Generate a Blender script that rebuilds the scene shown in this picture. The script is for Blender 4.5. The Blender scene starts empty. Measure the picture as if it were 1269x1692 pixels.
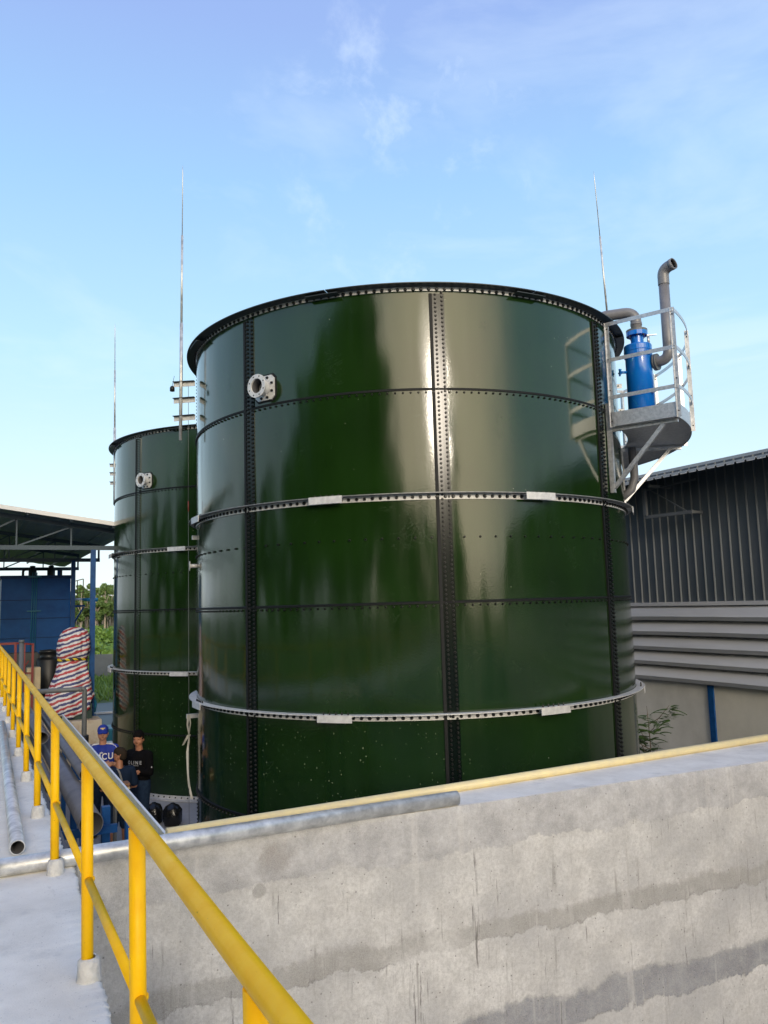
import bpy, math, random
import numpy as np
from mathutils import Vector, Matrix, noise
random.seed(7)
rng = np.random.default_rng(7)
scene = bpy.context.scene
C = scene.collection
R = math.radians
EYE = 3.764
WISP = (.424, .744, .515)
# ------------------------------------------------------------------ camera
cd = bpy.data.cameras.new('camera'); cam = bpy.data.objects.new('camera', cd); C.objects.link(cam)
cd.sensor_fit = 'HORIZONTAL'; cd.sensor_width = 36.0; cd.lens = 1312.7 / 1269 * 36
cd.clip_start = 0.05; cd.clip_end = 6000
Rv, Uv, Fv = (0.88977525, -0.45551025, -0.02846774), (-0.02663124, -0.1140864, 0.99311383), (0.45562131, 0.88288997, 0.11364206)
cam.matrix_world = Matrix(((Rv[0], Uv[0], -Fv[0], 0), (Rv[1], Uv[1], -Fv[1], 0), (Rv[2], Uv[2], -Fv[2], EYE), (0, 0, 0, 1)))
scene.camera = cam
# ------------------------------------------------------------------ sky and sun
SUN_AZ, SUN_EL = 193.0, 14.0            # azimuth from +Y towards +X
SKY_STR, SUN_STR, EXPO = 0.15, 1.1, 0.2
sd = Vector((math.sin(R(SUN_AZ)) * math.cos(R(SUN_EL)), math.cos(R(SUN_AZ)) * math.cos(R(SUN_EL)), math.sin(R(SUN_EL))))
sl = bpy.data.lights.new('sun', 'SUN'); sl.energy = SUN_STR; sl.angle = R(9); sl.color = (1.0, 0.89, 0.75)
so = bpy.data.objects.new('sun', sl); C.objects.link(so); so.rotation_euler = sd.to_track_quat('Z', 'Y').to_euler(); so.location = (0, 0, 40)
W = bpy.data.worlds.new('World'); scene.world = W; W.use_nodes = True
nt = W.node_tree; nt.nodes.clear()
def N(nt, t, **k):
    n = nt.nodes.new(t)
    for a, b in k.items(): setattr(n, a, b)
    return n
out = N(nt, 'ShaderNodeOutputWorld'); bg = N(nt, 'ShaderNodeBackground'); bg.inputs[1].default_value = SKY_STR
sky = N(nt, 'ShaderNodeTexSky', sky_type='NISHITA', sun_disc=False, sun_elevation=R(SUN_EL), sun_rotation=R(SUN_AZ), air_density=1.0, dust_density=0.6, ozone_density=1.0)
tc = N(nt, 'ShaderNodeTexCoord')
mp = N(nt, 'ShaderNodeMapping'); mp.inputs['Scale'].default_value = (1.0, 1.0, 2.6); mp.inputs['Rotation'].default_value = (0.1, 0.2, 0.5)
no = N(nt, 'ShaderNodeTexNoise'); no.inputs['Scale'].default_value = 3.2; no.inputs['Detail'].default_value = 8; no.inputs['Roughness'].default_value = .58; no.inputs['Distortion'].default_value = .35
rp = N(nt, 'ShaderNodeValToRGB'); rp.color_ramp.elements[0].position = .50; rp.color_ramp.elements[1].position = .86; rp.color_ramp.elements[1].color = (.42, .42, .42, 1)
sep = N(nt, 'ShaderNodeSeparateXYZ')
mr = N(nt, 'ShaderNodeMapRange'); mr.inputs[1].default_value = 0.0; mr.inputs[2].default_value = .75; mr.inputs[3].default_value = 1; mr.inputs[4].default_value = 0
# veil: thin high haze, stronger towards the horizon
grad = N(nt, 'ShaderNodeValToRGB')
cr = grad.color_ramp; cr.elements[0].position = 0.0; cr.elements[0].color = (5.2, 6.1, 6.7, 1)
cr.elements[1].position = 1.0; cr.elements[1].color = (1.9, 2.7, 5.4, 1)
for p_, c_ in ((.13, (4.8, 6.1, 6.9)), (.30, (3.5, 5.5, 7.0)), (.48, (2.55, 4.4, 6.8)), (.62, (2.3, 3.35, 6.2))):
    e = cr.elements.new(p_); e.color = (*c_, 1)
mixs = N(nt, 'ShaderNodeMix', data_type='RGBA'); mixs.inputs[0].default_value = .78
mixc = N(nt, 'ShaderNodeMix', data_type='RGBA'); mixc.inputs[7].default_value = (5.6, 6.4, 7.2, 1)
L = nt.links.new
L(tc.outputs['Generated'], mp.inputs[0]); L(mp.outputs[0], no.inputs['Vector']); L(no.outputs[0], rp.inputs[0])
L(tc.outputs['Generated'], sep.inputs[0]); L(sep.outputs[2], grad.inputs[0])
# a loose cluster of small wisps high in front, and flat pale streaks low over the horizon
wd = N(nt, 'ShaderNodeVectorMath', operation='DOT_PRODUCT'); wd.inputs[1].default_value = WISP; L(tc.outputs['Generated'], wd.inputs[0])
wm_ = N(nt, 'ShaderNodeMapRange', interpolation_type='SMOOTHSTEP'); wm_.inputs[1].default_value = .978; wm_.inputs[2].default_value = .9985; L(wd.outputs['Value'], wm_.inputs[0])
wn_ = N(nt, 'ShaderNodeTexNoise'); wn_.inputs['Scale'].default_value = 13; wn_.inputs['Detail'].default_value = 9; wn_.inputs['Roughness'].default_value = .62; wn_.inputs['Distortion'].default_value = .15; L(tc.outputs['Generated'], wn_.inputs['Vector'])
wr_ = N(nt, 'ShaderNodeMapRange', interpolation_type='SMOOTHSTEP'); wr_.inputs[1].default_value = .50; wr_.inputs[2].default_value = .78; wr_.inputs[4].default_value = .42; L(wn_.outputs[0], wr_.inputs[0])
wx_ = N(nt, 'ShaderNodeMath', operation='MULTIPLY'); L(wm_.outputs[0], wx_.inputs[0]); L(wr_.outputs[0], wx_.inputs[1])
sp_ = N(nt, 'ShaderNodeMapping'); sp_.inputs['Scale'].default_value = (1.6, 1.6, 13); L(tc.outputs['Generated'], sp_.inputs[0])
sn_ = N(nt, 'ShaderNodeTexNoise'); sn_.inputs['Scale'].default_value = 1.7; sn_.inputs['Detail'].default_value = 6; L(sp_.outputs[0], sn_.inputs['Vector'])
sr_ = N(nt, 'ShaderNodeMapRange', interpolation_type='SMOOTHSTEP'); sr_.inputs[1].default_value = .50; sr_.inputs[2].default_value = .68; sr_.inputs[4].default_value = .6; L(sn_.outputs[0], sr_.inputs[0])
sz_ = N(nt, 'ShaderNodeMapRange', interpolation_type='SMOOTHSTEP'); sz_.inputs[1].default_value = .42; sz_.inputs[2].default_value = .12; L(sep.outputs[2], sz_.inputs[0])
sx_ = N(nt, 'ShaderNodeMath', operation='MULTIPLY'); L(sr_.outputs[0], sx_.inputs[0]); L(sz_.outputs[0], sx_.inputs[1])
ca_ = N(nt, 'ShaderNodeMath', operation='MAXIMUM'); L(wx_.outputs[0], ca_.inputs[0]); L(sx_.outputs[0], ca_.inputs[1])
cb_ = N(nt, 'ShaderNodeMath', operation='MAXIMUM'); L(ca_.outputs[0], cb_.inputs[0]); L(rp.outputs[0], cb_.inputs[1])
L(sky.outputs[0], mixs.inputs[6]); L(grad.outputs[0], mixs.inputs[7])
L(mixs.outputs[2], mixc.inputs[6]); L(cb_.outputs[0], mixc.inputs[0])
# warm evening glow in the thin haze around the low sun
vs = N(nt, 'ShaderNodeVectorMath', operation='DOT_PRODUCT'); vs.inputs[1].default_value = sd
L(tc.outputs['Generated'], vs.inputs[0])
gl = N(nt, 'ShaderNodeMapRange', interpolation_type='SMOOTHSTEP'); gl.inputs[1].default_value = .66; gl.inputs[2].default_value = 1.0
gp = N(nt, 'ShaderNodeMath', operation='POWER'); gp.inputs[1].default_value = 2.0
L(vs.outputs['Value'], gl.inputs[0]); L(gl.outputs[0], gp.inputs[0])
mixg = N(nt, 'ShaderNodeMix', data_type='RGBA'); mixg.inputs[7].default_value = (26, 22, 15.5, 1)
L(gp.outputs[0], mixg.inputs[0]); L(mixc.outputs[2], mixg.inputs[6])
L(mixg.outputs[2], bg.inputs[0]); L(bg.outputs[0], out.inputs[0])
scene.view_settings.view_transform = 'Standard'; scene.view_settings.look = 'None'
scene.view_settings.exposure = EXPO; scene.view_settings.gamma = 1; scene.view_settings.use_curve_mapping = False
scene.cycles.use_denoising = True
scene.cycles.max_bounces = 6
# ------------------------------------------------------------------ materials
def srgb(r, g, b):
    f = lambda c: (c / 255 / 12.92) if c / 255 <= .04045 else ((c / 255 + .055) / 1.055) ** 2.4
    return (f(r), f(g), f(b), 1)
def mat(name, col, rough=.6, metal=0, col2=None, scale=8, bump=0, bscale=60, coat=0, detail=5, rough2=None, lo=.35, hi=.65, stretch=None):
    m = bpy.data.materials.new(name); m.use_nodes = True; t = m.node_tree; b = t.nodes['Principled BSDF']
    col = tuple(col) + (1,) if len(col) == 3 else col
    b.inputs['Base Color'].default_value = col; b.inputs['Roughness'].default_value = rough; b.inputs['Metallic'].default_value = metal
    b.inputs['Coat Weight'].default_value = coat
    if col2 is not None or bump or rough2 is not None:
        c = N(t, 'ShaderNodeTexCoord'); src = c.outputs['Object']
        if stretch:
            q = N(t, 'ShaderNodeMapping'); q.inputs['Scale'].default_value = stretch; t.links.new(src, q.inputs[0]); src = q.outputs[0]
    if col2 is not None or rough2 is not None:
        n = N(t, 'ShaderNodeTexNoise'); n.inputs['Scale'].default_value = scale; n.inputs['Detail'].default_value = detail; n.inputs['Roughness'].default_value = .62
        t.links.new(src, n.inputs['Vector'])
        r = N(t, 'ShaderNodeMapRange'); r.inputs[1].default_value = lo; r.inputs[2].default_value = hi; t.links.new(n.outputs[0], r.inputs[0])
        if col2 is not None:
            col2 = tuple(col2) + (1,) if len(col2) == 3 else col2
            x = N(t, 'ShaderNodeMix', data_type='RGBA'); x.inputs[6].default_value = col; x.inputs[7].default_value = col2
            t.links.new(r.outputs[0], x.inputs[0]); t.links.new(x.outputs[2], b.inputs['Base Color'])
        if rough2 is not None:
            x = N(t, 'ShaderNodeMix'); x.inputs[2].default_value = rough; x.inputs[3].default_value = rough2
            t.links.new(r.outputs[0], x.inputs[0]); t.links.new(x.outputs[0], b.inputs['Roughness'])
    if bump:
        n = N(t, 'ShaderNodeTexNoise'); n.inputs['Scale'].default_value = bscale; n.inputs['Detail'].default_value = 4
        t.links.new(src, n.inputs['Vector'])
        u = N(t, 'ShaderNodeBump'); u.inputs['Strength'].default_value = bump; u.inputs['Distance'].default_value = .01
        t.links.new(n.outputs[0], u.inputs['Height']); t.links.new(u.outputs[0], b.inputs['Normal'])
    return m
class G:   # tiny graph helper
    def __init__(s, m): s.t = m.node_tree; s.b = s.t.nodes['Principled BSDF']
    def n(s, ty, **k): return N(s.t, ty, **k)
    def l(s, a, b): s.t.links.new(a, b)
    def val(s, x, sock):
        if isinstance(x, (int, float)): sock.default_value = x
        else: s.l(x, sock)
    def math(s, op, a, b=None, clamp=False):
        n = s.n('ShaderNodeMath', operation=op, use_clamp=clamp); s.val(a, n.inputs[0])
        if b is not None: s.val(b, n.inputs[1])
        return n.outputs[0]
    def noise(s, vec, scale, detail=4, rough=.55, dist=0):
        n = s.n('ShaderNodeTexNoise'); n.inputs['Scale'].default_value = scale; n.inputs['Detail'].default_value = detail
        n.inputs['Roughness'].default_value = rough; n.inputs['Distortion'].default_value = dist; s.l(vec, n.inputs['Vector']); return n.outputs[0]
    def ramp(s, x, lo, hi, a=0., b=1.):
        n = s.n('ShaderNodeMapRange', interpolation_type='SMOOTHSTEP'); s.l(x, n.inputs[0])
        n.inputs[1].default_value = lo; n.inputs[2].default_value = hi; n.inputs[3].default_value = a; n.inputs[4].default_value = b; return n.outputs[0]
    def mix(s, f, a, b):
        n = s.n('ShaderNodeMix', data_type='RGBA'); s.val(f, n.inputs[0])
        for x, i in ((a, 6), (b, 7)):
            if isinstance(x, tuple): n.inputs[i].default_value = x if len(x) == 4 else (*x, 1)
            else: s.l(x, n.inputs[i])
        return n.outputs[2]
    def map(s, vec, sc, loc=(0, 0, 0), rot=(0, 0, 0)):
        n = s.n('ShaderNodeMapping'); n.inputs['Scale'].default_value = sc; n.inputs['Location'].default_value = loc; n.inputs['Rotation'].default_value = rot; s.l(vec, n.inputs[0]); return n.outputs[0]

def concrete_wall_mat():
    m = bpy.data.materials.new('poured_concrete_wall'); m.use_nodes = True; g = G(m)
    P = g.n('ShaderNodeTexCoord').outputs['Object']
    sx = g.n('ShaderNodeSeparateXYZ'); g.l(P, sx.inputs[0]); z = sx.outputs[2]
    wob = g.noise(g.map(P, (1, 1, .6)), 1.6, 8, .66)
    wob2 = g.noise(P, 11, 8, .72)
    zz = g.math('ADD', z, g.math('MULTIPLY', g.math('SUBTRACT', wob, .5), .30))
    zz = g.math('ADD', zz, g.math('MULTIPLY', g.math('SUBTRACT', wob2, .5), .13))
    fine = g.noise(P, 38, 8, .75); mid = g.noise(P, 4.5, 10, .70); big = g.noise(P, 1.3, 5, .6)
    beige = g.mix(g.ramp(mid, .3, .7), (.52, .51, .49), (.78, .77, .745))
    beige = g.mix(g.ramp(big, .35, .7), beige, (.43, .43, .43))
    grey = g.mix(g.ramp(mid, .32, .68), (.33, .33, .345), (.56, .56, .565))
    blue = g.mix(g.ramp(mid, .3, .7), (.15, .16, .19), (.29, .30, .325))
    tan = g.mix(g.ramp(mid, .3, .7), (.28, .27, .25), (.40, .39, .37))
    col = g.mix(g.ramp(zz, 1.90, 1.915), beige, grey)              # plastered top band
    bandA = g.math('MULTIPLY', g.ramp(zz, 1.225, 1.24), g.ramp(zz, 1.40, 1.345)); bandA = g.math('MULTIPLY', bandA, g.ramp(big, .30, .48, .35, .95))
    col = g.mix(bandA, col, tan)
    bandB = g.math('MULTIPLY', g.ramp(zz, .50, .515), g.ramp(zz, .76, .70)); col = g.mix(g.math('MULTIPLY', bandB, g.ramp(wob2, .2, .6, .7, 1.)), col, blue)
    bandC = g.math('MULTIPLY', g.ramp(zz, -.22, -.20), g.ramp(zz, .0, -.06)); col = g.mix(g.math('MULTIPLY', bandC, .7), col, blue)
    # cold joints: thin dark line at the foot of each pour, broken up
    br = g.ramp(g.noise(P, 5.1, 5), .45, .62)
    for zc in (1.232, .507, -.21, 1.905):
        d = g.math('ABSOLUTE', g.math('SUBTRACT', zz, zc)); ln = g.math('MULTIPLY', g.ramp(d, .011, .002), br)
        col = g.mix(g.math('MULTIPLY', ln, .62 if zc != 1.905 else .05), col, (.16, .15, .14))
    # vertical drips and shutter marks
    dr = g.noise(g.map(P, (1, 1, .045)), 22, 5, .7); dmask = g.ramp(g.noise(g.map(P, (1, 1, .8)), 2.3, 4), .45, .62)
    under = g.ramp(zz, 1.93, 1.86); zj = g.math('ADD', zz, 0.)
    col = g.mix(g.math('MULTIPLY', g.math('MULTIPLY', g.ramp(dr, .57, .68), dmask), g.math('MULTIPLY', under, .75)), col, (.19, .175, .16))
    dr2 = g.noise(g.map(P, (1, 1, .04), (3, 0, 0)), 9, 4, .6)
    col = g.mix(g.math('MULTIPLY', g.ramp(dr2, .56, .68), .5), col, (.62, .61, .59))
    v = g.n('ShaderNodeTexVoronoi', feature='F1'); v.inputs['Scale'].default_value = 2.1; g.l(g.map(P, (1, .01, 1), (0, 0, .3)), v.inputs['Vector'])
    stn = g.n('ShaderNodeVectorMath', operation='DISTANCE'); g.l(P, stn.inputs[0]); stn.inputs[1].default_value = (1.86, 5.35, 2.06)
    sd_ = g.math('ADD', stn.outputs['Value'], g.math('MULTIPLY', g.math('SUBTRACT', wob2, .5), .35))
    col = g.mix(g.math('MULTIPLY', g.ramp(sd_, .17, .03), g.ramp(mid, .3, .6, .3, .8)), col, (.24, .215, .20))
    spot = g.math('ADD', v.outputs['Distance'], g.math('MULTIPLY', g.math('SUBTRACT', wob2, .5), .12))
    sw = g.n('ShaderNodeSeparateColor'); g.l(v.outputs['Color'], sw.inputs[0])
    col = g.mix(g.math('MULTIPLY', g.math('MULTIPLY', g.ramp(spot, .115, .08), g.ramp(sw.outputs[0], .45, .5)), .75), col, (.27, .26, .25))
    pin = g.noise(P, 90, 2, .6); col = g.mix(g.math('MULTIPLY', g.ramp(pin, .68, .74), .6), col, (.20, .19, .18))
    col = g.mix(g.ramp(fine, .38, .66, 0, .42), col, (.27, .26, .25))
    grain = g.noise(P, 170, 3, .8); col = g.mix(g.ramp(grain, .3, .7, 0, .30), col, (.80, .79, .76))
    vc = g.n('ShaderNodeTexVoronoi', feature='DISTANCE_TO_EDGE'); vc.inputs['Scale'].default_value = .62
    g.l(g.map(g.n('ShaderNodeTexCoord').outputs['Object'], (1, .02, .55)), vc.inputs['Vector'])
    dw = g.math('ADD', vc.outputs['Distance'], g.math('MULTIPLY', g.math('SUBTRACT', wob, .5), .25))
    pit = g.n('ShaderNodeTexVoronoi'); pit.inputs['Scale'].default_value = 30; g.l(P, pit.inputs['Vector'])
    psc = g.n('ShaderNodeSeparateColor'); g.l(pit.outputs['Color'], psc.inputs[0])
    col = g.mix(g.math('MULTIPLY', g.math('MULTIPLY', g.ramp(pit.outputs['Distance'], .22, .12), g.ramp(psc.outputs[0], .86, .90)), .75), col, (.17, .16, .15))
    hair = g.noise(g.map(P, (1, 1, .035), (7, 0, 0)), 34, 6, .75); hm = g.ramp(g.noise(g.map(P, (1, 1, .5), (0, 0, 4)), 3.5, 3), .50, .60)
    col = g.mix(g.math('MULTIPLY', g.math('MULTIPLY', g.ramp(hair, .605, .64), hm), g.math('MULTIPLY', under, .8)), col, (.13, .12, .11))
    g.l(col, g.b.inputs['Base Color']); g.b.inputs['Roughness'].default_value = .9
    hgt = g.math('ADD', g.math('MULTIPLY', fine, .5), g.math('MULTIPLY', mid, .8)); hgt = g.math('ADD', hgt, g.math('MULTIPLY', g.ramp(zz, 1.88, 1.94), .18))
    hgt = g.math('ADD', hgt, g.math('MULTIPLY', bandB, -.35)); hgt = g.math('ADD', hgt, g.math('MULTIPLY', bandA, -.25))
    bu = g.n('ShaderNodeBump'); bu.inputs['Strength'].default_value = .8; bu.inputs['Distance'].default_value = .016
    g.l(hgt, bu.inputs['Height']); g.l(bu.outputs[0], g.b.inputs['Normal'])
    return m
M = {}
M['wall'] = concrete_wall_mat()
M['walk'] = mat('pale_concrete_top', (.74, .70, .63), .9, col2=(.88, .84, .765), scale=3.5, bump=.22, bscale=150, detail=12)
def stains(m):
    g = G(m); P = g.n('ShaderNodeTexCoord').outputs['Object']; src = g.b.inputs['Base Color'].links[0].from_socket
    a = g.ramp(g.noise(P, 2.2, 9, .72), .52, .66, 0, .35); c = g.mix(a, src, (.46, .45, .43))
    b = g.ramp(g.noise(P, 120, 2, .5), .69, .73, 0, .7); c = g.mix(b, c, (.30, .28, .26))
    d = g.ramp(g.noise(g.map(P, (1, .25, 1)), 16, 7, .7), .60, .70, 0, .25); c = g.mix(d, c, (.40, .38, .35))
    g.l(c, g.b.inputs['Base Color'])
stains(M['walk'])
M['mortar'] = mat('mortar', (.50, .49, .46), .9, col2=(.64, .63, .60), scale=20, bump=.8, bscale=60)
M['conc'] = mat('rough_concrete', (.40, .385, .36), .9, col2=(.55, .53, .50), scale=4, bump=.6, bscale=30)
M['stained'] = mat('stained_plinth_concrete', (.56, .50, .40), .9, col2=(.36, .22, .12), scale=2.2, bump=.4, bscale=30, lo=.5, hi=.72)
M['yellow'] = mat('yellow_gloss_paint', (1.0, .58, .0), .42, col2=(.94, .50, .0), scale=9, bump=.08, bscale=60, rough2=.55)
def chips(m):
    g = G(m); P = g.n('ShaderNodeTexCoord').outputs['Object']; src = g.b.inputs['Base Color'].links[0].from_socket
    n1 = g.noise(P, 55, 6, .7); n2 = g.noise(P, 7, 3); f = g.math('MULTIPLY', g.ramp(n1, .665, .69), g.ramp(n2, .48, .58))
    g.l(g.mix(f, src, (.16, .07, .03)), g.b.inputs['Base Color']); g.b.inputs['Specular IOR Level'].default_value = .28
chips(M['yellow'])
LOWSPEC = (('sealant', .25), ('bolt', .3), ('seam', .26), ('blue', .25), ('blued', .25), ('bluesteel', .3), ('hair', .1), ('hair2', .12), ('shirtk', .12), ('shirtn', .15), ('denim', .15))
M['cream'] = mat('cream_paint', (.80, .68, .36), .45, col2=(.70, .60, .36), scale=9)
M['creamlift'] = mat('cream_paint_lifted', (.90, .84, .60), .5, col2=(.74, .68, .48), scale=14)  # cream made paler to offset the shade on the side beam
M['galv'] = mat('galvanised_steel', (.50, .51, .53), .36, .75, col2=(.70, .71, .73), scale=26, rough2=.5, bump=.05, bscale=80)
M['galvp'] = mat('galvanised_pipe', (.44, .45, .45), .30, .5, col2=(.78, .79, .78), scale=10, rough2=.5, detail=9, bump=.05, bscale=70, stretch=(1, 1, 1))
M['galvw'] = mat('pale_zinc_coat', (.56, .56, .55), .5, .25, col2=(.72, .72, .71), scale=18, rough2=.6)
M['zinc_shade'] = mat('shaded_zinc_flange', (.16, .165, .17), .5, .3, col2=(.30, .30, .30), scale=22)  # same galvanised steel, darkened to paint the shade under the middle ring
M['darksteel_shade'] = mat('dark_steel_and_shade', (.045, .055, .06), .45, .3)  # dark steel parts; also paints underside shade on top rings and warehouse roof
M['sealant'] = mat('black_sealant', (.008, .009, .010), .6)
M['bolt'] = mat('black_bolt_cap', (.010, .011, .011), .35)
M['blue'] = mat('blue_enamel', (.006, .075, .27), .5, col2=(.008, .10, .34), scale=3, rough2=.5, bump=.05, bscale=12)
M['blued'] = mat('dark_blue_edge', (.006, .045, .15), .5)
M['bluev'] = mat('blue_vessel_paint', (.003, .15, .58), .2, col2=(.02, .28, .55), scale=7, lo=.6, hi=.72, coat=.4)
M['bluesteel'] = mat('blue_steel_paint', (.006, .055, .19), .4, col2=(.010, .085, .27), scale=6)
M['navysteel'] = mat('shed_steel_paint', (.05, .085, .12), .5)
M['pvc'] = mat('grey_pvc', (.16, .16, .175), .34, col2=(.20, .20, .215), scale=5)
M['pvcr'] = mat('dark_grey_pvc', (.10, .105, .125), .32, col2=(.14, .145, .165), scale=5)
M['seam'] = mat('seam_strip_enamel', (.004, .009, .006), .16, col2=(.003, .006, .005))
M['pvcd'] = mat('grey_pvc_dull', (.10, .11, .115), .5, col2=(.14, .15, .155), scale=6)
M['black'] = mat('black_plastic', (.012, .013, .015), .42)
M['inside'] = mat('pipe_inside', (.05, .05, .055), .7)
M['red'] = mat('red_oxide_paint', (.20, .025, .022), .5)
M['bark'] = mat('bark', (.16, .12, .085), .9, col2=(.24, .20, .15), scale=8)
M['palebark'] = mat('pale_bark', (.36, .31, .24), .9)
M['skin'] = mat('skin', (.48, .24, .15), .5)
M['skin2'] = mat('darker_skin', (.40, .18, .10), .5)
M['hair'] = mat('black_hair', (.006, .005, .005), .85)
M['hair2'] = mat('greying_hair', (.030, .022, .016), .85)
M['white'] = mat('white_print', (.78, .78, .78), .6)
M['greyprint'] = mat('grey_print', (.34, .35, .36), .6)
M['shirtb'] = mat('blue_jersey', (.012, .035, .30), .75)
M['shirtn'] = mat('navy_shirt', (.010, .022, .050), .8)
M['shirtk'] = mat('black_shirt', (.004, .004, .005), .9)
M['denim'] = mat('dark_denim', (.012, .025, .055), .85, col2=(.02, .04, .08), scale=20)
M['roofu'] = mat('shed_roof_sheet', (.13, .16, .20), .5, .1, col2=(.10, .125, .155), scale=2)
M['roofw'] = mat('white_metal_trim', (.80, .80, .78), .5)
M['ribwall'] = mat('dark_ribbed_sheet', (.085, .105, .125), .5, .1, col2=(.125, .14, .155), scale=1.6, stretch=(1, 1, .3))
M['ribpale'] = mat('pale_rib_edge', (.30, .29, .26), .6, col2=(.15, .16, .16), scale=2, stretch=(1, 1, .3))  # paler tone for the narrow rib crests
M['louver'] = mat('grey_louver_sheet', (.44, .45, .47), .55, 0, col2=(.57, .575, .59), scale=1.5, stretch=(1, .15, 1))
M['plaster'] = mat('grey_render_wall', (.52, .515, .48), .9, col2=(.66, .65, .61), scale=1.1, detail=10, bump=.2, bscale=25)
M['plasterw'] = mat('warm_render_wall', (.60, .58, .50), .9, col2=(.72, .69, .60), scale=1.1, detail=10, bump=.2, bscale=25)
M['ground'] = mat('scrub_ground', (.060, .095, .020), 1, col2=(.10, .13, .035), scale=.15)
M['yard'] = mat('yard_concrete', (.40, .39, .38), .95, col2=(.52, .51, .50), scale=.9, bump=.4, bscale=12)
M['liner'] = mat('black_pond_liner', (.014, .016, .018), .5, bump=.5, bscale=2)
M['cardboard'] = mat('wood_crate', (.20, .09, .05), .8, col2=(.30, .17, .10), scale=12)
M['ivory'] = mat('cream_box_plastic', (.62, .52, .33), .6, col2=(.50, .42, .27), scale=5)
M['dgreen'] = mat('dark_green_machine', (.012, .040, .035), .5)
M['teal'] = mat('teal_plastic', (.02, .20, .30), .45)
M['panel'] = mat('grey_sheet_panel', (.12, .13, .14), .6, col2=(.15, .16, .17), scale=2)
M['bag'] = mat('black_bin_liner', (.010, .011, .012), .22, bump=1.0, bscale=16)
M['ribbon'] = mat('white_strap', (.62, .60, .54), .7)
M['skyblue'] = mat('light_blue_plastic', (.05, .38, .62), .5)
def leafmat(name, a, b, sc=1.2):
    m = mat(name, a, .55, col2=b, scale=sc, lo=.35, hi=.65)
    m.node_tree.nodes['Principled BSDF'].inputs['Subsurface Weight'].default_value = 0
    return m
M['leaf'] = leafmat('leaf_green', (.035, .085, .016), (.075, .15, .03))
M['leafd'] = leafmat('leaf_dark', (.016, .042, .012), (.045, .085, .022), .8)
M['bush'] = leafmat('scrub_leaf', (.075, .16, .02), (.16, .26, .04), .5)
M['pine'] = leafmat('far_tree_leaf', (.085, .15, .035), (.14, .22, .06), .35)
for k_, v_ in LOWSPEC: M[k_].node_tree.nodes['Principled BSDF'].inputs['Specular IOR Level'].default_value = v_
def tank_mat():
    m = bpy.data.materials.new('dark_green_fused_enamel'); m.use_nodes = True; g = G(m)
    P = g.n('ShaderNodeTexCoord').outputs['Object']
    sx = g.n('ShaderNodeSeparateXYZ'); g.l(P, sx.inputs[0])
    col = g.mix(g.ramp(g.noise(P, 1.1, 4), .3, .7), (.0065, .0215, .0035), (.0095, .031, .0045))
    # splashed pale specks low on the near side, scuffs elsewhere
    v = g.n('ShaderNodeTexVoronoi'); v.inputs['Scale'].default_value = 40; g.l(g.map(P, (1, 1, .7)), v.inputs['Vector'])
    sc = g.n('ShaderNodeSeparateColor'); g.l(v.outputs['Color'], sc.inputs[0])
    size = g.math('MULTIPLY', g.math('POWER', sc.outputs[0], 9.0), .32)
    dot = g.ramp(g.math('SUBTRACT', v.outputs['Distance'], size), .02, -.01)
    msk = g.math('MULTIPLY', g.ramp(sx.outputs[2], 2.9, 1.9), g.ramp(sx.outputs[0], -.4, -2.0))
    clus = g.ramp(g.noise(P, 2.0, 3), .30, .55)
    col = g.mix(g.math('MULTIPLY', g.math('MULTIPLY', dot, msk), g.math('MULTIPLY', clus, .5)), col, (.34, .40, .26))
    v2 = g.n('ShaderNodeTexVoronoi'); v2.inputs['Scale'].default_value = 4.2; g.l(g.map(P, (1, 1, .8)), v2.inputs['Vector'])
    col = g.mix(g.ramp(v2.outputs['Distance'], .026, .014), col, (.25, .27, .2))
    film = g.noise(g.map(P, (1, 1, .05), (9, 1, 0)), 4.5, 7, .7); film_f = g.math('MULTIPLY', g.ramp(film, .46, .72), g.ramp(g.noise(P, .9, 4), .4, .65, .10, .45))
    col = g.mix(film_f, col, (.012, .034, .008))
    g.l(col, g.b.inputs['Base Color'])
    st = g.noise(g.map(P, (1, 1, .07)), 6, 6, .65)
    rough = g.ramp(st, .3, .75, .09, .20)
    wn = g.noise(P, 3.2, 6, .7, 1.4); iso = g.ramp(g.math('ABSOLUTE', g.math('SUBTRACT', wn, .5)), .0045, .001)
    scr = g.math('MULTIPLY', iso, g.ramp(g.noise(g.map(P, (1, 1, 1), (5, 2, 1)), 1.6, 6, .7), .56, .62))
    g.l(g.math('ADD', rough, g.math('MULTIPLY', scr, .5)), g.b.inputs['Roughness'])
    g.l(g.ramp(scr, 0, 1, .35, 0.), g.b.inputs['Coat Weight'])
    g.b.inputs['Specular IOR Level'].default_value = .5
    g.b.inputs['Coat Weight'].default_value = .35; g.b.inputs['Coat Roughness'].default_value = .05
    bu = g.n('ShaderNodeBump'); bu.inputs['Strength'].default_value = .10; bu.inputs['Distance'].default_value = .004
    g.l(g.noise(P, 48, 3), bu.inputs['Height'])
    bu2 = g.n('ShaderNodeBump'); bu2.inputs['Strength'].default_value = .22; bu2.inputs['Distance'].default_value = .03
    g.l(g.noise(g.map(P, (1, 1, .35)), 1.7, 2), bu2.inputs['Height']); g.l(bu.outputs[0], bu2.inputs['Normal'])
    g.l(bu2.outputs[0], g.b.inputs['Normal']); g.l(bu2.outputs[0], g.b.inputs['Coat Normal'])
    return m
M['tank'] = tank_mat()
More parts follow.
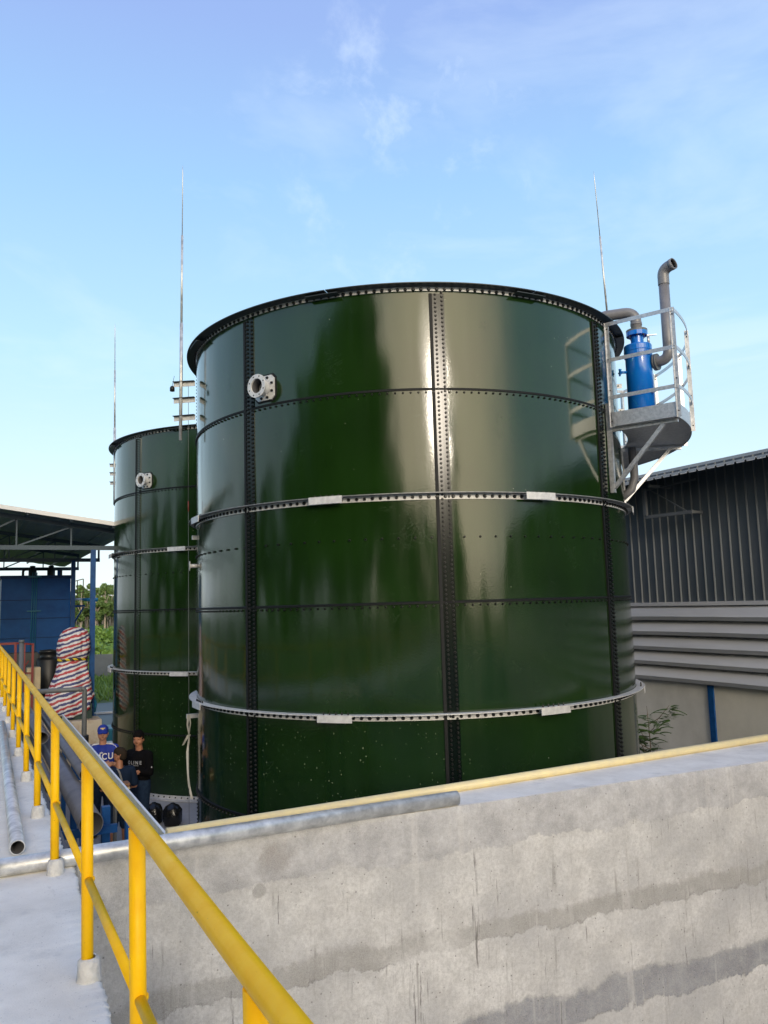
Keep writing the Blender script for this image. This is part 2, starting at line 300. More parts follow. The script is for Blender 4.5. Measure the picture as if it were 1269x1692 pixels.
def tarp_mat():
    m = bpy.data.materials.new('striped_woven_tarp'); m.use_nodes = True; g = G(m)
    P = g.n('ShaderNodeTexCoord').outputs['Object']; sx = g.n('ShaderNodeSeparateXYZ'); g.l(P, sx.inputs[0])
    t = g.math('ADD', sx.outputs[2], g.math('MULTIPLY', sx.outputs[0], -.30))
    t = g.math('ADD', t, g.math('MULTIPLY', g.noise(P, 4.0, 4), .15))
    fr = g.math('FRACT', g.math('MULTIPLY', t, 5.4))
    r = g.n('ShaderNodeValToRGB'); r.color_ramp.interpolation = 'CONSTANT'; e = r.color_ramp.elements
    e[0].position = 0; e[0].color = (.42, .05, .06, 1); e[1].position = .28; e[1].color = (.66, .65, .66, 1)
    for p, c in ((.5, (.055, .06, .17, 1)), (.78, (.66, .65, .66, 1))): q = e.new(p); q.color = c
    g.l(fr, r.inputs[0]); g.l(r.outputs[0], g.b.inputs['Base Color']); g.b.inputs['Roughness'].default_value = .6
    return m
M['tarp'] = tarp_mat()
def tape_mat():
    m = bpy.data.materials.new('hazard_tape'); m.use_nodes = True; g = G(m)
    P = g.n('ShaderNodeTexCoord').outputs['Object']; sx = g.n('ShaderNodeSeparateXYZ'); g.l(P, sx.inputs[0])
    fr = g.math('FRACT', g.math('MULTIPLY', g.math('ADD', sx.outputs[0], sx.outputs[2]), 6))
    g.l(g.mix(g.math('GREATER_THAN', fr, .5), (.65, .48, .02), (.02, .02, .02)), g.b.inputs['Base Color']); return m
M['tape'] = tape_mat()
# ------------------------------------------------------------------ mesh helpers
class MB:
    def __init__(s): s.v = []; s.f = []; s.m = []; s.s = []
    def add(s, vs, fs, mi=0, smooth=False):
        o = len(s.v); s.v += [tuple(v) for v in vs]; s.f += [tuple(o + i for i in f) for f in fs]; s.m += [mi] * len(fs)
        s.s += (list(smooth) if isinstance(smooth, (list, tuple)) else [smooth] * len(fs)); return s
    def box(s, x0, x1, y0, y1, z0, z1, mi=0):
        v = [(x, y, z) for z in (z0, z1) for y in (y0, y1) for x in (x0, x1)]
        return s.add(v, [(0, 2, 3, 1), (4, 5, 7, 6), (0, 1, 5, 4), (2, 6, 7, 3), (0, 4, 6, 2), (1, 3, 7, 5)], mi)
    def bar(s, p, q, w, h, up=(0, 0, 1), mi=0):
        p = Vector(p); q = Vector(q); d = (q - p).normalized(); u = Vector(up); x = d.cross(u)
        if x.length < 1e-4: x = d.cross(Vector((1, 0, 0)))
        x.normalize(); y = x.cross(d).normalized()
        v = [c + x * a * w / 2 + y * b * h / 2 for c in (p, q) for b in (-1, 1) for a in (-1, 1)]
        return s.add(v, [(0, 1, 3, 2), (4, 6, 7, 5), (0, 4, 5, 1), (2, 3, 7, 6), (0, 2, 6, 4), (1, 5, 7, 3)], mi)
    def tube(s, pts, r, n=12, caps=True, mi=0, closed=False):
        pts = [Vector(p) for p in pts]; k = len(pts); rr = r if isinstance(r, (list, tuple)) else [r] * k
        prev = None; rings = []
        for i, p in enumerate(pts):
            if closed: d = pts[(i + 1) % k] - pts[i - 1]
            else: d = (pts[min(i + 1, k - 1)] - pts[max(i - 1, 0)])
            d.normalize()
            if prev is None:
                a = Vector((0, 0, 1)) if abs(d.z) < .9 else Vector((1, 0, 0)); x = d.cross(a).normalized()
            else: x = (prev - d * prev.dot(d)).normalized()
            prev = x; y = d.cross(x); rings.append([p + (x * math.cos(2 * math.pi * j / n) + y * math.sin(2 * math.pi * j / n)) * rr[i] for j in range(n)])
        v = [c for rg in rings for c in rg]; f = []
        m = k if closed else k - 1
        for i in range(m):
            a = i * n; b = ((i + 1) % k) * n
            f += [(a + j, a + (j + 1) % n, b + (j + 1) % n, b + j) for j in range(n)]
        sm = [True] * len(f)
        if caps and not closed: f += [tuple(range(n - 1, -1, -1)), tuple((k - 1) * n + j for j in range(n))]; sm += [False, False]
        return s.add(v, f, mi, sm)
    def pipe(s, p, q, r, wall=.006, n=28, mi=0, mi2=1):     # open hollow pipe
        p = Vector(p); q = Vector(q); d = (q - p).normalized(); a = Vector((0, 0, 1)) if abs(d.z) < .9 else Vector((1, 0, 0)); x = d.cross(a).normalized(); y = d.cross(x)
        v = []
        for c, rad in ((p, r), (q, r), (q, r - wall), (p, r - wall)):
            v += [c + (x * math.cos(2 * math.pi * j / n) + y * math.sin(2 * math.pi * j / n)) * rad for j in range(n)]
        for a_, b_, mm, sm in ((0, 1, mi, True), (1, 2, mi, False), (2, 3, mi2, True), (3, 0, mi, False)):
            f = [(a_ * n + j, a_ * n + (j + 1) % n, b_ * n + (j + 1) % n, b_ * n + j) for j in range(n)]
            if (a_, b_) == (0, 1): s.add(v, f, mm, sm); base = len(s.v) - 4 * n
            else: s.f += [tuple(base + i for i in ff) for ff in f]; s.m += [mm] * n; s.s += [sm] * n
        return s
    def lathe(s, prof, c=(0, 0, 0), n=32, mi=0, smooth=True):
        v = [(c[0] + r * math.cos(2 * math.pi * j / n), c[1] + r * math.sin(2 * math.pi * j / n), c[2] + z) for r, z in prof for j in range(n)]
        f = [(i * n + j, i * n + (j + 1) % n, (i + 1) * n + (j + 1) % n, (i + 1) * n + j) for i in range(len(prof) - 1) for j in range(n)]
        return s.add(v, f, mi, smooth)
    def arc(s, prof, c, b0, b1, n, mi=0, smooth=False, caps=True):   # closed profile [(r,z)] swept about a tank axis, angles b in degrees
        k = len(prof); v = []
        for i in range(n + 1):
            b = R(b0 + (b1 - b0) * i / n); v += [(c[0] + r * math.sin(b), c[1] - r * math.cos(b), z) for r, z in prof]
        f = [(i * k + j, i * k + (j + 1) % k, (i + 1) * k + (j + 1) % k, (i + 1) * k + j) for i in range(n) for j in range(k)]
        if caps: f += [tuple(range(k - 1, -1, -1)), tuple(n * k + j for j in range(k))]
        return s.add(v, f, mi, smooth)
    def bolt(s, p, nrm, r=.013, h=.02, mi=0):
        p = Vector(p); d = Vector(nrm).normalized(); a = Vector((0, 0, 1)) if abs(d.z) < .9 else Vector((1, 0, 0)); x = d.cross(a).normalized(); y = d.cross(x)
        v = []
        for rad, k in ((r, 0), (r * .95, .45 * h), (r * .62, h)): v += [p + d * k + (x * math.cos(math.pi / 3 * j) + y * math.sin(math.pi / 3 * j)) * rad for j in range(6)]
        f = [(i * 6 + j, i * 6 + (j + 1) % 6, (i + 1) * 6 + (j + 1) % 6, (i + 1) * 6 + j) for i in range(2) for j in range(6)] + [tuple(range(12, 18))]
        return s.add(v, f, mi, False)
    def grid(s, P, mi=0, smooth=True):
        h = len(P); w = len(P[0]); v = [p for r_ in P for p in r_]
        return s.add(v, [(i * w + j, i * w + j + 1, (i + 1) * w + j + 1, (i + 1) * w + j) for i in range(h - 1) for j in range(w - 1)], mi, smooth)
    def build(s, name, mats, parent=None, loc=None, rot=None, fix=True):
        me = bpy.data.meshes.new(name); me.from_pydata(s.v, [], s.f)
        if fix:
            import bmesh
            bm = bmesh.new(); bm.from_mesh(me); bmesh.ops.recalc_face_normals(bm, faces=bm.faces); bm.to_mesh(me); bm.free()
        me.polygons.foreach_set('use_smooth', s.s); me.polygons.foreach_set('material_index', s.m)
        for m in (mats if isinstance(mats, (list, tuple)) else [mats]): me.materials.append(m)
        o = bpy.data.objects.new(name, me); C.objects.link(o)
        if parent is not None: o.parent = parent
        if loc is not None: o.location = loc
        if rot is not None: o.rotation_euler = rot
        return o
def tag(o, label=None, cat=None, group=None, kind=None):
    if label: o['label'] = label
    if cat: o['category'] = cat
    if group: o['group'] = group
    if kind: o['kind'] = kind
    return o
def thing(name, loc, label, cat, group=None, rz=0):
    o = bpy.data.objects.new(name, None); C.objects.link(o); o.location = loc; o.rotation_euler = (0, 0, rz); o.empty_display_size = .2
    return tag(o, label, cat, group)
def kids(o): return [c for c in bpy.data.objects if c.parent == o]
def copy_tree(o, parent=None):
    c = o.copy(); C.objects.link(c); c.parent = parent
    for ch in kids(o): copy_tree(ch, c)
    return c
def bevel(o, w=.004, seg=2):
    m = o.modifiers.new('b', 'BEVEL'); m.width = w; m.segments = seg; m.limit_method = 'ANGLE'; m.angle_limit = R(40); return o
def nz(x, y, z=0): return noise.noise(Vector((x, y, z)))
# ------------------------------------------------------------------ ground
BX0, BX1, BY0, BY1 = .30, 10.0, -9.0, 5.60
mb = MB(); xs = [-1500, BX0, BX1, 1500]; ys = [-1500, BY0, BY1, 2500]
for i in range(3):
    for j in range(3):
        if i == 1 and j == 1: continue
        mb.add([(xs[i], ys[j], 0), (xs[i + 1], ys[j], 0), (xs[i + 1], ys[j + 1], 0), (xs[i], ys[j + 1], 0)], [(0, 1, 2, 3)])
tag(mb.build('ground', M['ground'], fix=False), kind='structure')
mb = MB(); mb.add([(-2, 5.9, .004), (11.95, 5.9, .004), (11.95, 26, .004), (-2, 26, .004)], [(0, 1, 2, 3)])
tag(mb.build('yard_slab', M['yard'], fix=False), kind='structure')
mb = MB(); mb.add([(3.0, 27, .006), (14, 27, .006), (14, 35, .006), (3.2, 35, .006)], [(0, 1, 2, 3)])
tag(mb.build('pond_liner', M['liner'], fix=False), kind='structure')
mb = MB(); mb.bar((3.0, 31.4, .05), (14, 30.6, .05), .07, .07)
tag(mb.build('edging', M['roofw']), 'thin white hose lying across the black pond liner', 'edging')  # the white line taken as the edge of the liner
# basin
mb = MB(); mb.box(BX0, BX1, BY0, BY1, -1.2, -1.0); tag(mb.build('basin_floor', M['conc']), kind='structure')
# cross wall, front face finely gridded with its ragged top edge
def crosswall():
    mb = MB(); nx, nzv = 230, 70; x0, x1 = .5, 10.0; ztop = 2.2327; zb = -1.0
    fy = lambda x: 5.43 - (x - .55) * .0635
    by = lambda x: 5.655 + (x - 1.17) * .017
    P = []
    for i in range(nzv + 1):
        t = i / nzv; row = []
        for j in range(nx + 1):
            x = x0 + (x1 - x0) * j / nx; z = ztop + (zb - ztop) * t
            e = max(0, 1 - (ztop - z) / .03)
            chip = .010 * max(0, nz(x * 26, z * 30, 11) - .15) * e
            d = -chip + .010 * nz(x * 1.3, z * 2) + .005 * nz(x * 6, z * 6, 3) + (.003 * nz(x * 22, z * 22, 5))
            step = .002 if z > 1.92 + .05 * nz(x * 1.5, 3) + .02 * nz(x * 7, 8) else 0
            row.append((x, fy(x) - d - step + e * (.012 + .010 * nz(x * 9, 1)), z - e * 0.0))
        P.append(row)
    mb.grid(P, 0)
    top = []
    for k in range(5):
        row = []
        for j in range(nx + 1):
            x = x0 + (x1 - x0) * j / nx
            ya = P[0][j][1]; yb = by(x); y = ya + (yb - ya) * k / 4
            row.append((x, y, ztop + (0 if k in (0, 4) else .001 * nz(x * 3, y * 3))))
        top.append(row)
    mb.grid(top, 1)
    mb.add([(x0, by(x0), ztop), (x1, by(x1), ztop), (x1, by(x1), 0), (x0, by(x0), 0)], [(0, 1, 2, 3)], 0)
    o = mb.build('basin_wall', [M['wall'], M['walk']]); return o
tag(crosswall(), 'pale stained poured concrete basin wall across the foreground', 'wall')
mb = MB(); mb.box(10.0, 10.3, BY0, 5.8, -1.0, 2.23); mb.box(BX0, 10.3, BY0 - .3, BY0 - .005, -1.0, 2.23)
tag(mb.build('basin_side_walls', M['wall']), kind='structure')
# walkway slab with broken right edge
def walkway():
    mb = MB(); ys_ = np.concatenate([np.linspace(-9, 2, 60)[:-1], np.linspace(2, 7, 560)[:-1], np.linspace(7, 22, 400)])
    def edge(y):
        e = .497 + max(0, min(1, (y - 3.2) / 2.2)) * .085 if y < 5.42 else .56
        return e + .012 * nz(y * 5, 2) + .011 * nz(y * 19, 4) + .008 * nz(y * 58, 9)
    P = []
    for y in ys_:
        e = edge(y)
        P.append([(-1.9, y, 2.236), (-.2, y, 2.236), (.3, y, 2.236), (e - .02, y, 2.236), (e, y, 2.226), (e - .012 + .008 * nz(y * 20, 7), y, 2.19), (.47, y, 2.12), (.47, y, -1.0)])
    mb.grid(P, 0, [True] * 1)
    return mb
w = walkway(); w.s = [True] * len(w.f); w.m = [1 if (i % 7) >= 5 else 0 for i in range(len(w.f))]
o = tag(w.build('walkway', [M['walk'], M['wall']]), kind='structure')
# ------------------------------------------------------------------ bolted tanks
RT = 3.2356; ROW = 1.25
T1 = (6.0226, 10.8194); T2 = (6.0226, 18.569)
def pos(c, b, r, z): return Vector((c[0] + r * math.sin(R(b)), c[1] - r * math.cos(R(b)), z))
def nrm(b): return Vector((math.sin(R(b)), -math.cos(R(b)), 0))
def tank(c, label, near, seed):
    root = thing('storage_tank', (c[0], c[1], 0), label, 'tank', 'bolted green storage tanks')
    O = (0, 0)
    # shell
    mb = MB(); nb = 8 * 24; nzr = 6 * 10; P = []
    for i in range(nzr + 1):
        z = 7.5 * i / nzr; row = []
        for j in range(nb + 1):
            b = -180 + 22.5 + 360 * j / nb; jj = j % nb
            bb = -180 + 22.5 + 360 * jj / nb
            fr = (jj % 24) / 24; fz = (i % 10) / 10
            pan = jj // 24 + 8 * (i // 10)
            bul = .0035 * math.sin(math.pi * fr) * math.sin(math.pi * fz) * 1.7 * (.4 + nz(pan * 3.7, seed))
            wv = .0075 * noise.noise(Vector((math.sin(R(bb)) * 2.2, math.cos(R(bb)) * 2.2, z * .55 + seed)))
            wv2 = .0018 * noise.noise(Vector((math.sin(R(bb)) * 7, math.cos(R(bb)) * 7, z * 1.1 + seed)))
            row.append(tuple(pos(O, b, RT + bul + wv + wv2, z)))
        P.append(row)
    mb.grid(P)
    mb.lathe([(RT - .012, 7.5), (RT - .012, .02)], n=96)
    mb.lathe([(RT + .004, 7.502), (RT - .014, 7.502)], n=192, smooth=False)
    b = -130
    while b < 130: mb.bolt(pos(O, b, RT, 4.50), nrm(b), .015, .024, 1); b += 3.4
    mb.build('shell', [M['tank'], M['bolt']], root, fix=False)
    mb = MB(); mb.add([pos(O, b, RT - .02, .5) for b in range(0, 360, 6)], [tuple(range(59, -1, -1))]); mb.build('contents', M['liner'], root, fix=False)
    # vertical lap seams with two staggered columns of bolts
    bs = [-112.5, -67.5, -22.5, 22.5, 67.5, 112.5] if near else [-112.5, -67.5, -22.5, 22.5]
    for b in bs:
        mb = MB(); w = 1.35
        mb.arc([(RT - .002, .02), (RT + .010, .02), (RT + .010, 7.42), (RT - .002, 7.42)], O, b - .3, b + 2.25, 4, 0, False)
        mb.arc([(RT + .0, .02), (RT + .020, .02), (RT + .020, 7.42), (RT + .0, 7.42)], O, b - .95, b - .32, 3, 1, False)
        z = .06
        while z < 7.42:
            mb.bolt(pos(O, b + .35, RT + .009, z), nrm(b), .0165, .022, 2); mb.bolt(pos(O, b + 1.75, RT + .009, z + .026), nrm(b + 1), .0165, .022, 2); z += .0525
        mb.build('vertical_seam', [M['seam'] if near else M['tank'], M['sealant'], M['bolt']], root)
    lo, hi = (-130, 130)
    for k, z in enumerate((1.25, 3.75, 6.25)):
        mb = MB(); mb.arc([(RT, z - .012), (RT + .012, z - .010), (RT + .014, z + .012), (RT, z + .02)], O, lo, hi, 200, 0, False)
        b = lo
        while b < hi: mb.bolt(pos(O, b, RT + .002, z - .035), nrm(b), .0145, .022, 1); b += 1.62
        mb.build('horizontal_seam', [M['sealant'], M['bolt']], root)
    # angle rings in eight lengths, splice channels over their joints
    for k, z in enumerate((2.5, 5.0, 7.5)):
        mb = MB(); out_ = RT + (.115 if k < 2 else .145); top = k == 2
        for n in range(8):
            b0 = 45 * n - 180 + .12; b1 = b0 + 45 - .24
            mb.arc([(RT + .008, z + .004), (out_, z + .004), (out_, z + .014), (RT + .008, z + .014)], O, b0, b1, 30, 1 if top else (3 if k == 1 else 0), False)  # top and middle flanges take dark tones that paint their underside shade
            zl = z - (.046 if top else .060); mb.arc([(RT + .006, zl), (RT + .016, zl), (RT + .016, z + .003), (RT + .006, z + .003)], O, b0, b1, 30, 0, False)
        b = lo
        while b < hi:
            rr = .021 + .004 * random.random()
            mb.bolt(pos(O, b, RT + .014, z - .028), nrm(b), rr, .026, 2); b += 1.62 + .1 * random.random()
        ring = mb.build('wind_girder', [M['galvw'], M['darksteel_shade'], M['bolt'], M['zinc_shade']], root)
        for n in (-2, -1, 0, 1, 2):
            b = 45 * n + (0 if k == 0 else -1); h = 3.6
            mb = MB()
            if top: mb.arc([(RT + .02, z - .028), (out_ - .01, z - .028), (out_ - .01, z - .036), (RT + .02, z - .036)], O, b - h, b + h, 10, 0)
            else:
                mb.arc([(out_ + .001, z - .068), (out_ + .008, z - .068), (out_ + .008, z + .018), (out_ + .001, z + .018)], O, b - h, b + h, 10, 0)
                mb.arc([(RT + .03, z - .008), (out_, z - .008), (out_, z - .001), (RT + .03, z - .001)], O, b - h, b + h, 10, 0)
                for q in range(5): mb.bolt(pos(O, b - h + 1 + q * 1.3, RT + .07, z + .014), (0, 0, 1), .010, .03, 1)
            mb.build('splice_plate', [M['darksteel_shade'] if top else M['galvw'], M['bolt']], ring)  # top plates darkened to paint the shade seen from below
    mb = MB(); mb.arc([(RT + .01, .012), (RT + .12, .012), (RT + .12, .03), (RT + .022, .03), (RT + .022, .10), (RT + .01, .10)], O, -150, 150, 120, 0)
    b = -100
    while b < 100: mb.bolt(pos(O, b, RT + .022, .065), nrm(b), .016, .02, 1); b += 2.4
    mb.build('base_angle', [M['galvw'], M['bolt']], root)
    # flanged nozzle
    nb_ = -61.6; n = nrm(nb_); t = Vector((n.y, -n.x, 0)); zc = 6.47
    nozzle(root, pos(O, nb_, RT, zc), n)
    if near:
        mb = MB(); d = nrm(-101); p = pos(O, -101, RT, 4.37); mb.pipe(p, p + d * .10, .028, .004, 16, 0, 1); mb.pipe(p + d * .10, p + d * .112, .07, .045, 20, 0, 1)
        mb.build('small_nozzle', [M['galvw'], M['inside']], root)
        mb = MB(); mb.box(-.05, .04, -.02, .02, -.03, .03); o = mb.build('lug', M['galvw'], root); o.location = pos(O, -103, RT + .02, 4.79)
    return root
def nozzle(root, p, n):
    t = Vector((0, 0, 1)).cross(n); zz = Vector((0, 0, 1))
    hub = bpy.data.objects.new('nozzle', None); 
    mb = MB()
    L_ = .155
    mb.pipe(p, p + n * L_, .098, .008, 32, 0, 1)
    nz_ = mb.build('nozzle', [M['galvw'], M['inside']], root)
    mb = MB(); mb.pipe(p + n * L_, p + n * (L_ + .02), .148, .055, 40, 0, 0)
    for k in range(8):
        a = R(22.5 + 45 * k); mb.bolt(p + n * (L_ + .0205) + (t * math.cos(a) + zz * math.sin(a)) * .124, n, .011, .001, 1)
    mb.build('flange', [M['galvw'], M['black']], nz_)
    mb = MB(); s = .155; c = .045; oct_ = [(-s + c, -s), (s - c, -s), (s, -s + c), (s, s - c), (s - c, s), (-s + c, s), (-s, s - c), (-s, -s + c)]
    v = [p + n * k + t * a + zz * b for k in (.006, .026) for a, b in oct_]
    mb.add(v, [tuple(range(8)), tuple(range(15, 7, -1))] + [(i, (i + 1) % 8, 8 + (i + 1) % 8, 8 + i) for i in range(8)])
    for a, b in [(x * .125, y * .05) for x in (-1, 1) for y in (-1, 1)] + [(x * .05, y * .125) for x in (-1, 1) for y in (-1, 1)]: mb.bolt(p + n * .026 + t * a + zz * b, n, .018, .025, 1)
    mb.build('mounting_plate', [M['galvw'], M['bolt']], nz_)
    mb = MB(); s = .18; oct_ = [(a * 1.15, b * 1.15) for a, b in oct_]; v = [p + n * k + t * a + zz * b for k in (-.01, .005) for a, b in oct_]
    mb.add(v, [tuple(range(8)), tuple(range(15, 7, -1))] + [(i, (i + 1) % 8, 8 + (i + 1) % 8, 8 + i) for i in range(8)])
    mb.build('gasket', M['sealant'], nz_)
tank(T1, 'large dark green bolted tank in the middle, nearer of the two, with side platform', True, 1)
tank(T2, 'dark green bolted tank standing half hidden behind the nearer tank', False, 5)
# ------------------------------------------------------------------ lightning rods
def rod(name_loc, base, tip, label, brackets, to_tank, radii=(.024, .017, .007)):
    base = Vector(base); tip = Vector(tip); r = thing('lightning_rod', base, label, 'lightning rod', 'lightning rods clamped to the tanks')
    d = tip - base
    mb = MB(); mb.tube([(0, 0, 0), d * .42], radii[0], 12); mb.tube([d * .42, d * .74], radii[1], 10); mb.tube([d * .74, d * .97, d], [radii[2], radii[2], .001], 8); mb.build('pole', M['galvp'], r)
    for bz in brackets:
        f = (bz - base.z) / d.z; p = base + d * f; q = Vector((to_tank[0], to_tank[1], bz)); mb = MB()
        dr = (q - p).normalized(); s_ = p - dr * .12
        mb.bar(s_ - base, q - base, .05, .008, (0, 0, 1), 1)
        side = dr.cross(Vector((0, 0, 1)))
        mb.bar(s_ - base - side * .025 - Vector((0, 0, .035)), q - base - side * .025 - Vector((0, 0, .035)), .006, .07, (0, 0, 1))
        for k in (.06, .2): mb.bolt(s_ + dr * k - base - side * .029 - Vector((0, 0, .03)), -side, .014, .012, 2)
        mb.build('bracket', [M['galvw'], M['darksteel_shade'], M['bolt']], r)
    return r
rod(0, (2.596, 11.40, 6.19), (2.573, 11.16, 10.29), 'tall silver lightning rod on three brackets beside the near tank', (7.05, 6.81, 6.55), (2.76, 11.24))
rod(0, (2.868, 19.36, 6.24), (2.80, 19.10, 10.55), 'thin lightning rod at the far left, on the farther tank', (7.20, 7.0, 6.78), (3.02, 19.22), (.030, .020, .009))
rod(0, (9.283, 9.569, 6.6), (8.828, 9.278, 10.68), 'leaning lightning rod rising behind the platform at the right', (6.8, 7.2), (9.04, 9.65), (.024, .016, .007))
# beacon hanging at the bracket of the near rod
mb = MB(); mb.lathe([(.001, .05), (.02, .045), (.035, .02), (.035, -.03), (.001, -.04)], n=14); mb.tube([(0, 0, .05), (.03, 0, .2)], .003, 5)
tag(mb.build('clamp_block', M['bolt'], loc=(2.47, 11.37, 6.93)), 'small dark clamp hanging at the left end of the rod bracket', 'clamp')
mb = MB(); mb.tube([(2.70, 11.35, 7.0), (2.70, 11.36, 5.3)], .0035, 6); mb.tube([(2.70, 11.36, 5.3), (2.70, 11.36, 5.15)], .008, 6, mi=1); mb.tube([(2.70, 11.36, 5.15), (2.72, 11.4, .02)], .003, 6)
tag(mb.build('hanging_cable', [M['pvcd'], M['red']]), 'thin cable with a red marker hanging down between the two tanks', 'cable')
# white strap and its lug
r = thing('tied_strap', (2.88, 11.9, 2.2), 'knotted white cloth strap hanging from a lug on the near tank', 'strap')
mb = MB(); mb.box(-.08, .10, -.02, .02, -.03, .03); mb.build('lug', M['galvw'], r)
mb = MB()
def ribbon(mb, pts, w, mi=0):
    P = []
    for i, (x, y, z) in enumerate(pts): a = .8 * math.sin(i * .9); P.append([(x - w * math.cos(a), y - w * math.sin(a), z), (x + w * math.cos(a), y + w * math.sin(a), z)])
    mb.grid(P, mi)
ribbon(mb, [(-.06, -.025, .02), (-.075, -.03, -.12), (-.05, -.03, -.26), (-.055, -.03, -.36), (-.075, -.03, -.5), (-.07, -.03, -.75), (-.05, -.03, -.98), (-.01, -.03, -1.16)], .016)
ribbon(mb, [(-.05, -.032, -.26), (-.10, -.035, -.33), (-.14, -.035, -.40)], .028)
ribbon(mb, [(-.045, -.028, .02), (-.03, -.03, -.10), (-.05, -.03, -.25)], .012)
mb.build('ribbon', M['ribbon'], r, fix=False)
# ------------------------------------------------------------------ platform on the near tank
pf = thing('access_platform', (T1[0], T1[1], 5.15), 'curved galvanised platform with railings high on the right of the near tank', 'platform')
O = (0, 0); zf = 6.02 - 5.15; ri, ro = RT + .10, RT + .96; B0, B1 = 25.5, 84
mb = MB(); mb.arc([(ri, zf + .0), (ro, zf + .0), (ro, zf + .02), (ri, zf + .02)], O, B0, B1, 40, 0); mb.build('deck', M['galv'], pf)
mb = MB()
mb.arc([(ro, zf - .02), (ro + .008, zf - .02), (ro + .008, zf + .17), (ro, zf + .17)], O, B0, B1, 40)
p, q = pos(O, B0, ri, zf + .075), pos(O, B0, ro + .01, zf + .075); mb.bar(p, q, .008, .19)
p, q = pos(O, B1, ri, zf + .075), pos(O, B1, ro + .01, zf + .075); mb.bar(p, q, .008, .19); mb.build('kick_plate', M['galv'], pf)
zt = 7.42 - 5.15
for b, rr in ((B0, ri - .01), (B0, ro), (40, ro), (55, ro), (70, ro), (B1, ro), (B1, ri)):
    mb = MB(); p = pos(O, b, rr + .03, zf + .0); tdir = Vector((math.cos(R(b)), math.sin(R(b)), 0)); mb.bar(p + Vector((0, 0, -.03)), p + Vector((0, 0, zt - zf)), .055, .008, tdir); mb.bar(p + nrm(b) * -.025 + Vector((0, 0, -.03)), p + nrm(b) * -.025 + Vector((0, 0, zt - zf)), .008, .05, tdir)
    for k in range(4): mb.bolt(p - tdir * .006 + Vector((0, 0, .05 + k * .42)), -tdir, .01, .01, 1)
    mb.build('railing_post', [M['galv'], M['bolt']], pf)
for k, z in enumerate((zt - .025, zf + .88, zf + .37)):
    mb = MB(); mb.arc([(ro + .038, z - .025), (ro + .046, z - .025), (ro + .046, z + .025), (ro + .038, z + .025)], O, B0, B1, 40)
    for b in (B0, B1): mb.bar(pos(O, b - .15, ri, z), pos(O, b - .15, ro + .04, z), .008, .05)
    mb.build('guard_rail', M['galv'], pf)
for b in (27, 56, 83):
    mb = MB(); d = nrm(b)
    mb.bar(pos(O, b, RT + .045, -.02), pos(O, b, RT + .045, zf + .32 if b < 30 else zf - .01), .06, .06, (d.x, d.y, 0)); mb.bar(pos(O, b, RT + .02, zf - .045), pos(O, b, ro - .02, zf - .045), .05, .05)
    mb.bar(pos(O, b, RT + .07, .05), pos(O, b, ro - .2, zf - .07), .05, .05); mb.build('support_bracket', M['galv'], pf)
# vent vessel and its pipes
vc = pos((0, 0), 43.0, 3.56, 0) + Vector((T1[0], T1[1], 0))
ve = thing('vent_vessel', (vc.x, vc.y, 6.04), 'upright blue cylindrical vessel standing on the tank platform', 'vessel')
mb = MB(); mb.lathe([(.001, 0), (.185, 0), (.185, 1.14)], n=36); mb.lathe([(.185, 1.14), (.196, 1.14), (.196, 1.30), (.19, 1.315), (.001, 1.315)], n=36, smooth=False); mb.lathe([(.19, 1.22), (.199, 1.22), (.199, 1.235), (.19, 1.235)], n=36); mb.build('body', M['bluev'], ve)
mb = MB(); mb.lathe([(.09, 1.315), (.09, 1.46)], n=24); mb.lathe([(.001, 1.46), (.15, 1.46), (.15, 1.488), (.15, 1.492), (.15, 1.52), (.001, 1.52)], n=24, smooth=False)
for k in range(8): mb.bolt((.125 * math.cos(k * .785), .125 * math.sin(k * .785), 1.52), (0, 0, 1), .014, .02, 1); mb.bolt((.125 * math.cos(k * .785), .125 * math.sin(k * .785), 1.46), (0, 0, -1), .014, .02, 1)
mb.build('neck_flange', [M['bluev'], M['bolt']], ve)
rt = Vector((.89, -.456, 0)); fw = Vector((.456, .89, 0))
mb = MB(); mb.tube([-rt * .18 + Vector((0, 0, .93)), -rt * .28 + Vector((0, 0, .93))], .02, 8)
for k in range(5):
    a = k * 1.2566; mb.tube([-rt * .28 + Vector((0, 0, .93)), -rt * .28 + (fw * math.cos(a) + Vector((0, 0, 1)) * math.sin(a)) * .055 + Vector((0, 0, .93))], .014, 6)
mb.build('valve_handle', M['bluev'], ve)
mb = MB(); mb.tube([rt * .12 - fw * .12 + Vector((0, 0, 1.31)), rt * .12 - fw * .12 + Vector((0, 0, 1.42))], .018, 8); mb.bar(rt * .10 - fw * .12 + Vector((0, 0, 1.43)), rt * .24 - fw * .12 + Vector((0, 0, 1.44)), .03, .008); mb.build('tap', M['galv'], ve)
mb = MB(); mb.tube([rt * .10 - fw * .14 + Vector((0, 0, .60)), rt * .14 - fw * .22 + Vector((0, 0, .60))], .028, 10); mb.build('gauge', M['galv'], ve)
def elbow(a, b, c, rad, n=8):   # rounded path a-b-c
    a, b, c = map(Vector, (a, b, c)); p = b + (a - b).normalized() * rad; q = b + (c - b).normalized() * rad
    return [((1 - t) ** 2) * p + 2 * t * (1 - t) * b + t * t * q for t in [i / n for i in range(n + 1)]]
vp = thing('vent_pipe', (vc.x, vc.y, 7.56), 'grey pipe bending from the top of the blue vessel over the tank rim', 'pipe')
top = Vector((0, 0, 0)); inl = Vector((-.36, .385, .31)); dwn = Vector((-.39, .417, -.25))
mb = MB(); mb.tube([top] + elbow(top, (0, 0, .31), inl, .17) + elbow((0, 0, .31), inl, dwn, .14) + [dwn], .078, 20); mb.tube([(0, 0, .10), (0, 0, .14)], .083, 20); mb.build('pipe', M['pvc'], vp)
